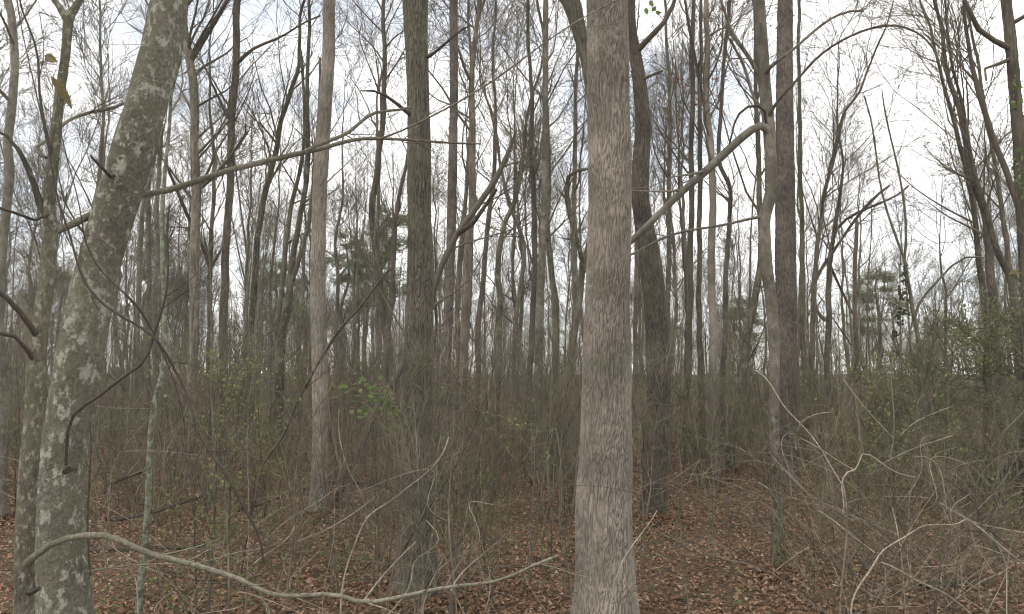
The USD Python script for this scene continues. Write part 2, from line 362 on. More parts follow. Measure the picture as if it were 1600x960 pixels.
def ridged(amp, fr, fz, seed, flare=0.0, z0=0.0, lumps=0.0, lobes=7):
    def f(a, P, R):
        z = P[0, :, 2][:, None]
        r = R[0][:, None]
        ang = a[None] + 0 * z
        cx, cy = np.cos(ang) * np.maximum(r, 0.02), np.sin(ang) * np.maximum(r, 0.02)
        wx = np.stack([cx * 9, cy * 9, z * 5 + 0 * ang], -1)
        w1, w2 = (meshkit.noise(wx, seed + 11) - 0.5) * 0.03, (meshkit.noise(wx, seed + 12) - 0.5) * 0.03
        c = np.stack([(cx + w1) * fr, (cy + w2) * fr, z * fz + (meshkit.noise(np.stack([cx * 14, cy * 14, z * 2.3 + 0 * ang], -1), seed + 21) - 0.5) * 3.2 + (meshkit.noise(np.stack([cx * 40, cy * 40, z * 6 + 0 * ang], -1), seed + 22) - 0.5) * 1.6], -1)
        n = np.abs(2 * meshkit.noise(c, seed) - 1) + 0.05
        n2 = np.abs(2 * meshkit.noise(c * [1.7, 1.7, 1.3] + 9.1, seed + 1) - 1)
        h = np.clip(np.minimum(n / 0.34, 0.3 + n2 / 0.34), 0, 1)
        h = h * h * (3 - 2 * h)
        f.relief = np.r_[h.ravel(), 0.5]
        out = r - amp * (1 - h) * np.minimum(1, r / 0.05)
        if lumps:
            c2 = np.stack([np.cos(ang) * 1.3, np.sin(ang) * 1.3, z * 3.0 + 0 * ang], -1)
            out = out + lumps * (meshkit.fbm(c2, 3, seed + 5) - 0.5) * r
        if flare:
            hgt = np.maximum(z - z0, 0)
            lob = 0.25 + 1.5 * meshkit.noise(np.stack([np.cos(ang) * lobes * 0.35, np.sin(ang) * lobes * 0.35, 0 * ang + seed], -1), seed + 3)
            out = out + r * flare * (np.exp(-hgt / 0.13) + 0.3 * np.exp(-hgt / 0.45)) * lob
        return out[None]
    return f


TR = {}     # name of traced tree -> (C, r)


def tree(key, name, label, px, d, mat, H=16.0, sides=10, step=0.35, bump=0.0, fr=40.0, fz=6.0, flare=0.45, lumps=0.05, wob=0.0, limbs=(), n=(10, 60, 240), t0=None, L=(1.2, 3.2), up=0.10,
         ang=(0.45, 1.0), cat='tree', seed=None, n4=0, crownmat='twig_bark', top=True, base=True, ext=None, d_top=None, group=None, buds=None):
    """A tree traced from its picture px [(x, y, width), ...] from top to bottom, standing d metres ahead; extended to the ground and up to its height."""
    rng = np.random.default_rng(seed if seed is not None else abs(hash_(key)))
    px = sorted(px, key=lambda p: -p[1])
    if base:
        yb = 480 + FPX * math.tan(math.radians(PITCH) + math.atan2(EYE, d) * 0 + 0) + EYE * FPX / d * 1.0
        if px[0][1] < yb - 8:
            (x0, y0, w0), (x1, y1, w1) = px[0], px[min(1, len(px) - 1)]
            sl = np.clip((x0 - x1) / max(y0 - y1, 1), -0.25, 0.25) if y0 != y1 else 0
            px = [(x0 + sl * (yb - y0) * 0.6, yb, w0 * 1.1)] + px
    dd = (lambda y: d) if d_top is None else (lambda y: d + (d_top - d) * np.clip((px[0][1] - y) / (px[0][1] - px[-1][1] + 1e-6), 0, 1))
    pts = [at(x, y, dd(y)) for x, y, w in px]
    rad = [0.5 * w * dd(y) / FPX for x, y, w in px]
    if base:
        g0 = float(gz(pts[0][0], pts[0][1]))
        pts[0][2] = g0
        pts.insert(0, pts[0] - [0, 0, 0.18]); rad.insert(0, rad[0] * 1.02)
    else:
        g0 = 0.0
    if top and pts[-1][2] < H - 1.0:
        dirn = unit(pts[-1] - pts[-2]) * 0.55 + np.array([0, 0, 0.45])
        dirn = unit(dirn if ext is None else np.asarray(ext, float))
        p, r0, z0 = pts[-1], rad[-1], pts[-1][2]
        m = 5
        for q_ in range(1, m + 1):
            p = p + dirn * (H - z0) / m / max(dirn[2], 0.4) + np.r_[rng.normal(0, 0.10, 2), 0]
            pts.append(p); rad.append(max(r0 * (1 - 0.93 * q_ / m), 0.008))
    C, r = spline(pts, rad, step, wob, rng, cubic=False)
    C0, r0_ = C, r
    zt = EYE + d * 0.5 + 0.4
    if step < 0.1 and C[-1, 2] > zt + 0.5:
        kp = (C[:, 2] < zt) | (np.arange(len(C)) % max(1, int(0.3 / step)) == 0)
        kp[-1] = True
        C, r = C[kp], r[kp]
    TR[key] = (C, r)
    T = thing(name, label, cat, C[0] + [0, 0, 0.18 if base else 0], group=group)
    off = C[0] + [0, 0, 0.18 if base else 0]
    loc = lambda m: (m[0] - off, m[1], m[2])
    rf_ = ridged(bump, fr, fz, int(abs(hash_(key)) % 997), flare if base else 0, g0, lumps)
    tm = loc(tubes(C[None], r[None], sides, cap=True, disp=rf_))
    put('trunk', tm, mat, T, relief=rf_.relief if bump >= 0.008 else None)
    for nm, lp, ld, lm in limbs:
        lpts = [at(x, y, ld[0] + (ld[1] - ld[0]) * k / max(1, len(lp) - 1)) for k, (x, y, w) in enumerate(lp)]
        lr = [0.5 * w * (ld[0] + (ld[1] - ld[0]) * k / max(1, len(lp) - 1)) / FPX for k, (x, y, w) in enumerate(lp)]
        if nm == 'branch':          # the branch starts on the trunk's centre line where that is close
            q_ = C[np.argmin(np.linalg.norm(C - lpts[0], axis=1))]
            if np.linalg.norm(q_ - lpts[0]) < 0.35:
                lpts[0] = q_ + 0.25 * (lpts[0] - q_)
        CC, rr = spline(lpts, lr, 0.08 if d < 8 else 0.2, 0.012, rng)
        ms = [tubes(CC[None], rr[None], 9, cap=True, disp=ridged(0.0012, 60, 25, len(lp), lumps=0.45))]
        if len(CC) > 8:
            B2, R2 = kids(CC[None], rr[None], rng, max(5, len(CC) // 3), 0.25, 0.98, 0.5, 1.1, 0.25 * d / 8 + 0.1, 0.9 * d / 8 + 0.1, 5, 0.06, 0.16, 0.5, 0.0022, 0.001, 0.3)
            B3, R3 = kids(B2, R2, rng, 3 * len(B2), 0.15, 1.0, 0.4, 1.0, 0.08, 0.4 * d / 8, 4, 0.04, 0.18, 0.6, 0.0016, 0.0009, 0.3)
            ms += [tubes(B2, R2, 3), tubes(B3, R3, 3)]
        put(nm, loc(join(ms)), lm or mat, T)
    if n[0]:
        th = t0 if t0 is not None else 0.35
        m_, B = crown(C0, r0_, rng, n[0], n[1], n[2], th, L, up, ang, n4=n4)
        put('crown', loc(m_), crownmat, T)
        if buds:
            k_ = rng.integers(0, len(B), buds[1]); pp = B[k_, rng.integers(1, B.shape[1], buds[1])] + rng.normal(0, 0.03, (buds[1], 3))
            put('buds', loc(leaves(pp, rng.normal(size=pp.shape), rng.uniform(0.02, 0.05, len(pp)), rng)), buds[0], T, flat=True)
    return T


def hash_(s_):
    h = 7
    for c in s_:
        h = (h * 131 + ord(c)) % 1000003
    return h


def leaf_at(parent, px, py, d, length, mat, tilt, wid=0.4, seed=1, name='leaf', label=None):
    """One single leaf hanging where the photograph shows it; tilt is its direction in the picture."""
    T = stage.GetPrimAtPath(parent)
    off = np.array(T.GetAttribute('xformOp:translate').Get())
    r_ = np.random.default_rng(seed)
    u = np.array([math.cos(tilt), 0.25, math.sin(tilt)]); u = unit(u)
    v_ = unit(np.cross(u, [0.2, 1, 0.1])); w_ = np.cross(u, v_)
    t_ = np.linspace(0, 1, 9); ww = np.sin(np.pi * t_ ** 0.8) * wid * 0.5
    c = at(px, py, d)
    rows = []
    for a_, b_ in zip(t_, ww):
        for sgn in (-1, -0.5, 0, 0.5, 1):
            rows.append(c + length * (u * (a_ - 0.5) + v_ * b_ * sgn + w_ * (0.25 * abs(sgn) * b_ + 0.12 * math.sin(a_ * 3.0 + seed))))
    f_ = []
    for a_ in range(8):
        for b_ in range(4):
            q0 = a_ * 5 + b_
            f_ += [(q0, q0 + 1, q0 + 6), (q0, q0 + 6, q0 + 5)]
    p = put(name, (np.array(rows) - off, np.array(f_), None), mat, parent)
    if label:
        tag(p, label)
    return p


# ------------------------------------------------------------------ the trees that stand nearest, each traced on its own
tA = tree('lichen', 'leaning_tree', 'leaning trunk blotched with pale lichen, thickest tree at the left', [
    (264, 0, 56), (250, 80, 58), (230, 160, 62), (208, 240, 66), (182, 320, 64), (159, 400, 63), (140, 480, 66), (125, 560, 69), (110, 640, 68), (98, 720, 67), (95, 800, 67), (98, 880, 71), (101, 960, 77)],
    4.2, 'lichen_bark', H=11, sides=72, step=0.02, bump=0.004, fr=26, fz=14, lumps=0.22, flare=0.25, n=(8, 50, 160), t0=0.6, limbs=[
        ('branch', [(165, 262, 7), (155, 256, 5), (146, 246, 4.5), (143, 244, 4)], (4.05, 4.0), 'dark_cane_bark'),
        ('sprout', [(104, 728, 5), (105, 690, 5), (118, 645, 5), (150, 622, 5), (188, 592, 5), (229, 560, 5), (240, 530, 4), (258, 470, 4), (262, 400, 4), (265, 320, 3)], (3.95, 3.9), 'dark_cane_bark')])


def knot(T, px, py, d, rr):
    """A dark healed knot that follows the bark."""
    c_ = at(px, py, d)
    off_ = np.array(stage.GetPrimAtPath(T).GetAttribute('xformOp:translate').Get())
    v = np.array(stage.GetPrimAtPath(T + '/trunk').GetAttribute('points').Get()) + off_
    v = v[(np.abs(v[:, 0] - c_[0]) < 0.12) & (np.abs(v[:, 2] - c_[2]) < 0.12) & (v[:, 1] < d + 0.08)]
    an = np.arange(24) * 2 * np.pi / 24
    rows = []
    for k, pr in ((1.0, 0.001), (0.8, 0.004), (0.55, 0.005), (0.3, 0.004), (0.05, 0.002)):
        w_ = k * rr * (1 + 0.12 * np.sin(3 * an + px))
        x_, z_ = c_[0] + np.cos(an) * w_ * 1.1, c_[2] + np.sin(an) * w_ * 0.85
        y_ = np.array([v[np.argsort((v[:, 0] - p) ** 2 + (v[:, 2] - q) ** 2)[:4], 1].mean() for p, q in zip(x_, z_)])
        rows.append(np.stack([x_, y_ - pr, z_], 1))
    f_ = [(r * 24 + k, (r + 1) * 24 + (k + 1) % 24, r * 24 + (k + 1) % 24) for r in range(4) for k in range(24)] + [(r * 24 + k, (r + 1) * 24 + k, (r + 1) * 24 + (k + 1) % 24) for r in range(4) for k in range(24)]
    put('knot', (np.vstack(rows) - off_, np.array(f_), None), 'rotten_wood', T)


knot(tA, 103, 736, 4.09, 0.022)

tB = tree('thinleft', 'forked_tree', 'thin mossy tree left of the lichen blotched trunk, forked near its top', [
    (127, -8, 10), (118, 12, 12), (107, 30, 15), (103, 80, 14), (92, 160, 15), (84, 240, 17), (77, 320, 18), (79, 360, 22), (72, 440, 24), (64, 500, 23), (57, 560, 27), (53, 640, 26), (46, 720, 27), (40, 800, 27), (38, 880, 27), (38, 960, 28)],
    3.8, 'mossy_stem_bark', H=7.5, sides=40, step=0.02, bump=0.0015, fr=40, fz=20, lumps=0.12, flare=0.2, n=(6, 40, 120), t0=0.62, limbs=[
        ('branch', [(106, 36, 12), (96, 15, 10), (84, 0, 9), (66, -40, 7)], (3.8, 3.8), None),
        ('branch', [(79, 368, 15), (83, 363, 13), (110, 352, 12), (140, 337, 12), (180, 318, 11), (222, 305, 10), (265, 297, 10), (330, 275, 9), (400, 256, 9), (470, 240, 8), (510, 231, 7), (555, 219, 6), (600, 217, 5), (680, 222, 4), (750, 225, 3)], (3.85, 5.6), 'branch_bark'),
        ('branch', [(475, 238, 6), (510, 222, 6), (545, 207, 6), (565, 190, 5), (585, 177, 5), (612, 173, 4), (640, 168, 4)], (4.9, 5.3), 'branch_bark'),
        ('branch', [(592, 217, 3.5), (630, 203, 3), (670, 184, 3), (740, 146, 3), (800, 106, 2.6), (860, 62, 2.4), (920, 24, 2.2), (980, -6, 2)], (5.1, 4.8), 'branch_bark'),
        ('branch', [(74, 345, 13), (66, 325, 12), (56, 295, 10), (44, 262, 9), (35, 243, 8), (20, 222, 6), (8, 210, 5), (-20, 200, 4)], (3.8, 3.7), 'olive_bark'),
        ('branch', [(37, 245, 6), (55, 230, 5), (70, 220, 5), (95, 197, 5), (115, 184, 5), (140, 176, 5), (168, 171, 5), (196, 160, 4)], (3.8, 4.5), 'branch_bark'),
        ('branch', [(60, 530, 12), (52, 520, 10), (40, 500, 9), (27, 485, 9), (8, 464, 8), (-15, 448, 7)], (3.8, 3.6), 'dark_cane_bark'),
        ('branch', [(56, 570, 9), (50, 560, 7), (42, 545, 7), (33, 532, 6), (15, 523, 6), (-15, 518, 5)], (3.8, 3.6), 'dark_cane_bark'),
        ('branch', [(38, 888, 15), (45, 876, 12), (60, 862, 11), (80, 850, 10), (105, 841, 10), (140, 836, 10), (170, 838, 10), (190, 846, 10), (210, 856, 10), (240, 868, 10), (290, 880, 9), (330, 892, 9), (370, 905, 9), (410, 925, 8), (460, 932, 7), (530, 931, 7), (560, 940, 7), (600, 938, 7), (660, 925, 6), (720, 915, 6), (770, 909, 5), (830, 886, 5), (872, 868, 4)], (3.75, 3.9), 'branch_bark'),
        ('branch', [(46, 928, 11), (54, 924, 8), (61, 919, 6)], (3.77, 3.74), 'dark_cane_bark'),
        ('branch', [(76, 330, 6), (55, 345, 5), (30, 335, 5), (0, 327, 5), (-20, 320, 4)], (3.75, 3.6), 'dark_cane_bark'),
        ('branch', [(78, 250, 5), (70, 190, 4), (62, 140, 4), (58, 80, 4), (40, 30, 3), (28, -10, 3)], (3.75, 3.7), 'dark_cane_bark')])
leaf_at(tB, 96, 146, 3.75, 0.18, 'dry_leaf', math.radians(-62), 0.26, 3, label='long dull olive leaf hanging')
leaf_at(tB, 80, 92, 3.75, 0.07, 'dry_leaf', math.radians(-20), 0.6, 5)

tree('hickory', 'big_tree', 'biggest pale trunk with shaggy vertical ridged bark, right of the middle', [
    (948, -5, 67), (950, 80, 67), (951, 160, 68), (953, 240, 68), (953, 320, 69), (951, 400, 69), (949, 480, 71), (949, 560, 76), (947, 640, 78), (946, 720, 82), (943, 800, 86), (945, 900, 89), (946, 965, 95)],
    5.1, 'pale_ridged_bark', H=15, sides=270, step=0.011, bump=0.010, fr=118, fz=9.5, lumps=0.09, flare=0.16, n=(10, 60, 160), t0=0.7)
tree('mossy', 'mossy_tree', 'dark grey rough trunk with green moss, left of the big pale trunk', [
    (649, -5, 43), (651, 80, 36), (654, 160, 36), (655, 240, 37), (655, 320, 37), (657, 400, 42), (656, 480, 44), (654, 560, 47), (653, 640, 48), (652, 720, 51), (651, 800, 53), (651, 915, 57)],
    5.9, 'grey_ridged_bark', H=15, sides=170, step=0.013, bump=0.010, fr=105, fz=9, lumps=0.2, flare=0.45, n=(10, 60, 200), t0=0.5, limbs=[
        ('branch', [(640, 183, 9), (628, 170, 6), (610, 155, 5), (592, 145, 4), (562, 142, 2)], (5.85, 5.7), 'dark_cane_bark'),
        ('branch', [(668, 95, 6), (682, 80, 5), (702, 62, 4), (735, 40, 3)], (5.9, 5.7), 'dark_cane_bark')])
tree('leanoak', 'leaning_oak', 'dark leaning trunk spotted with lichen, just right of the big pale trunk', [
    (985, 40, 18), (992, 80, 20), (1000, 140, 23), (1005, 200, 25), (1001, 260, 28), (1000, 300, 28), (1006, 350, 30), (1015, 400, 34), (1024, 480, 36), (1029, 560, 37), (1029, 640, 37), (1023, 740, 37), (1021, 792, 39)],
    9.2, 'dark_ridged_bark', H=13, sides=110, step=0.02, bump=0.012, fr=84, fz=6, lumps=0.14, flare=0.35, n=(12, 80, 260), t0=0.5, limbs=[
        ('branch', [(999, 75, 11), (1015, 58, 9), (1035, 38, 8), (1050, 10, 7), (1060, -20, 6)], (9.1, 9.0), None),
        ('branch', [(1010, 122, 5), (1022, 116, 4), (1035, 111, 3)], (9.1, 9.0), None)])
leaf_at('/World/leaning_oak', 1040, 172, 8.9, 0.10, 'dry_leaf', math.radians(-30), 0.5, 8)
for k, (x_, y_) in enumerate(((1010, 18), (1018, 6), (1029, 20), (1022, 14))):
    leaf_at('/World/leaning_oak', x_, y_, 9.0, 0.085, 'spring_leaf', math.radians(-70 + 40 * k), 0.6, 20 + k)
tree('behind', 'leaning_oak', 'grey trunk leaning away to the upper left from behind the big pale trunk', [
    (880, -20, 32), (893, 5, 30), (904, 45, 25), (915, 85, 22), (925, 140, 22), (935, 220, 23), (941, 330, 24), (945, 480, 26), (946, 640, 28), (946, 830, 30)],
    8.2, 'grey_ridged_bark', H=12, sides=40, step=0.05, bump=0.012, fr=34, fz=6, n=(8, 50, 140), t0=0.65)
tree('pale500', 'pale_tree', 'straight pale tan trunk between the lichen blotched and the mossy trunks', [
    (514, -5, 20), (514, 80, 20), (508, 160, 22), (503, 240, 23), (499, 320, 23), (497, 400, 23), (497, 480, 24), (499, 560, 24), (500, 640, 24), (500, 720, 25), (498, 790, 29)],
    9.4, 'pale_ridged_bark', H=15, sides=80, step=0.025, bump=0.008, fr=84, fz=6, flare=0.3, n=(12, 70, 220), t0=0.55)
tree('pine708', 'pine_tree', 'slender reddish pine trunk right beside the mossy trunk', [
    (709, -5, 14), (709, 160, 14), (706, 320, 15), (704, 400, 15), (701, 480, 16), (698, 560, 16), (697, 660, 17)],
    10.4, 'pine_bark', H=16, sides=24, step=0.08, bump=0.008, fr=30, fz=6, n=(10, 60, 200), t0=0.6)
tree('t735', 'brown_tree', 'grey brown trunk second to the right of the mossy trunk, forked high up', [
    (737, 125, 9), (738, 200, 11), (738, 330, 12), (732, 372, 13), (727, 492, 13), (725, 554, 14), (722, 658, 14)],
    11.0, 'brown_bark', H=10, sides=20, step=0.1, bump=0.006, n=(14, 100, 420), t0=0.5, limbs=[
        ('branch', [(737, 130, 6), (728, 112, 5), (718, 80, 4), (705, 55, 4)], (11, 10.8), 'twig_bark'),
        ('branch', [(738, 110, 7), (742, 60, 6), (750, 20, 5), (770, -20, 4)], (11, 11), 'twig_bark')])
tree('t855', 'grey_tree', 'thin pale grey trunk left of the big pale trunk, straight to the top', [
    (853, -5, 9), (852, 200, 10), (850, 340, 11), (844, 460, 13), (842, 565, 14), (839, 690, 14)],
    12.2, 'smooth_grey_bark', H=15, sides=18, step=0.1, bump=0.003, n=(16, 110, 460), t0=0.35)
tR = tree('pair', 'pine_tree', 'straight reddish pine trunk right of the bent smooth stem', [
    (1227, -5, 24), (1226, 160, 27), (1227, 320, 31), (1228, 480, 33), (1228, 560, 33), (1228, 660, 34)],
    11.2, 'pine_bark', H=17, sides=60, step=0.03, bump=0.010, fr=30, fz=10, n=(10, 60, 200), t0=0.6)
tS = tree('smooth', 'bent_tree', 'smooth grey bent stem with mossy foot, in front of the reddish pine', [
    (1180, -20, 19), (1186, 10, 20), (1190, 70, 20), (1196, 150, 20), (1202, 207, 19), (1205, 293, 19), (1194, 350, 19), (1197, 408, 19), (1205, 471, 18), (1210, 551, 16), (1210, 640, 15), (1211, 720, 15), (1215, 800, 17), (1217, 885, 20)],
    6.5, 'bent_stem_bark', H=11, sides=36, step=0.03, bump=0.003, fr=24, fz=12, lumps=0.10, flare=0.25, n=(8, 60, 200), t0=0.6, limbs=[
        ('branch', [(1201, 200, 14), (1188, 197, 13), (1165, 210, 13), (1140, 232, 13), (1105, 265, 12), (1060, 305, 11), (1022, 342, 11), (990, 372, 10), (955, 405, 8), (930, 440, 6)], (6.4, 6.9), 'smooth_grey_bark'),
        ('branch', [(1196, 335, 6), (1160, 345, 4.5), (1130, 352, 4), (1080, 360, 4), (1030, 375, 4), (990, 396, 4), (950, 410, 3)], (6.45, 6.8), None),
        ('branch', [(1200, 182, 8), (1222, 150, 4.5), (1247, 123, 4.5), (1272, 95, 4.5), (1300, 73, 4), (1343, 51, 4), (1393, 40, 4), (1413, 43, 3), (1450, 66, 3), (1466, 100, 2)], (6.4, 6.0), 'brown_bark'),
        ('branch', [(1197, 112, 7), (1212, 98, 6), (1233, 83, 4), (1262, 58, 4), (1290, 35, 4), (1350, 17, 3)], (6.4, 6.2), 'brown_bark'),
        ('branch', [(1193, 130, 8), (1178, 105, 7), (1162, 80, 7), (1148, 60, 7), (1135, 30, 4.5), (1124, -5, 4)], (6.5, 6.5), 'brown_bark'),
        ('branch', [(1195, 175, 6), (1182, 160, 5), (1165, 110, 5), (1150, 78, 4), (1140, 60, 4)], (6.5, 6.6), None),
        ('branch', [(1188, 196, 4), (1175, 165, 4), (1155, 178, 4), (1146, 200, 3), (1140, 225, 3)], (6.4, 6.4), 'dark_cane_bark')])
off = np.array(stage.GetPrimAtPath(tS).GetAttribute('xformOp:translate').Get())
ii = np.arange(40)
CS, rS = TR['smooth']
mk = (CS[:, 2] < 1.25) & (CS[:, 2] > -0.02)
mv = tubes(CS[mk][None], rS[mk][None] * np.linspace(1.09, 0.975, mk.sum())[None] + 0.001, 30, disp=ridged(0.010, 40, 14, 51, 0.30, CS[mk][0, 2], 0.22))
put('moss', (mv[0] - off, mv[1], None), 'moss_cover', tS)

tree('right', 'mossy_oak', 'dark mossy trunk with dark limbs at the right edge', [
    (1571, -10, 16), (1573, 10, 16), (1581, 80, 18), (1587, 160, 18), (1594, 240, 20), (1598, 320, 21), (1603, 400, 21), (1607, 500, 22)],
    9.0, 'dark_ridged_bark', H=13, sides=40, step=0.05, bump=0.012, fr=32, fz=6, n=(10, 60, 200), t0=0.55, limbs=[
        ('branch', [(1579, 76, 10), (1568, 71, 9), (1550, 62, 8), (1535, 53, 8), (1522, 35, 8), (1512, 12, 7), (1500, -15, 6)], (9, 8.8), None),
        ('branch', [(1582, 92, 7), (1568, 96, 6), (1550, 105, 5), (1534, 110, 4), (1541, 126, 3)], (9, 8.9), None),
        ('branch', [(1580, 40, 8), (1590, 32, 7), (1610, 18, 6)], (9, 8.9), None)])
leaf_at('/World/mossy_oak', 1586, 428, 6.0, 0.14, 'dry_leaf', math.radians(8), 0.45, 9, label='brownish leaf')
leaf_at('/World/mossy_oak', 1583, 434, 5.98, 0.10, 'ivy_leaf', math.radians(-15), 0.5, 12)
mo = np.array(stage.GetPrimAtPath('/World/mossy_oak').GetAttribute('xformOp:translate').Get())
rg = np.random.default_rng(5)
pp = np.array([at(x_ + rg.normal(0, 9), y_ + rg.normal(0, 14), 8.85 + rg.normal(0, 0.15)) for x_, y_ in ((1592, 145), (1594, 150), (1597, 290), (1596, 275), (1598, 300), (1592, 260)) for _ in range(9)])
put('foliage', tuple(x if k else x - mo for k, x in enumerate(leaves(pp, rg.normal(size=pp.shape), rg.uniform(0.03, 0.07, len(pp)), rg))), 'spring_leaf', '/World/mossy_oak', flat=True)

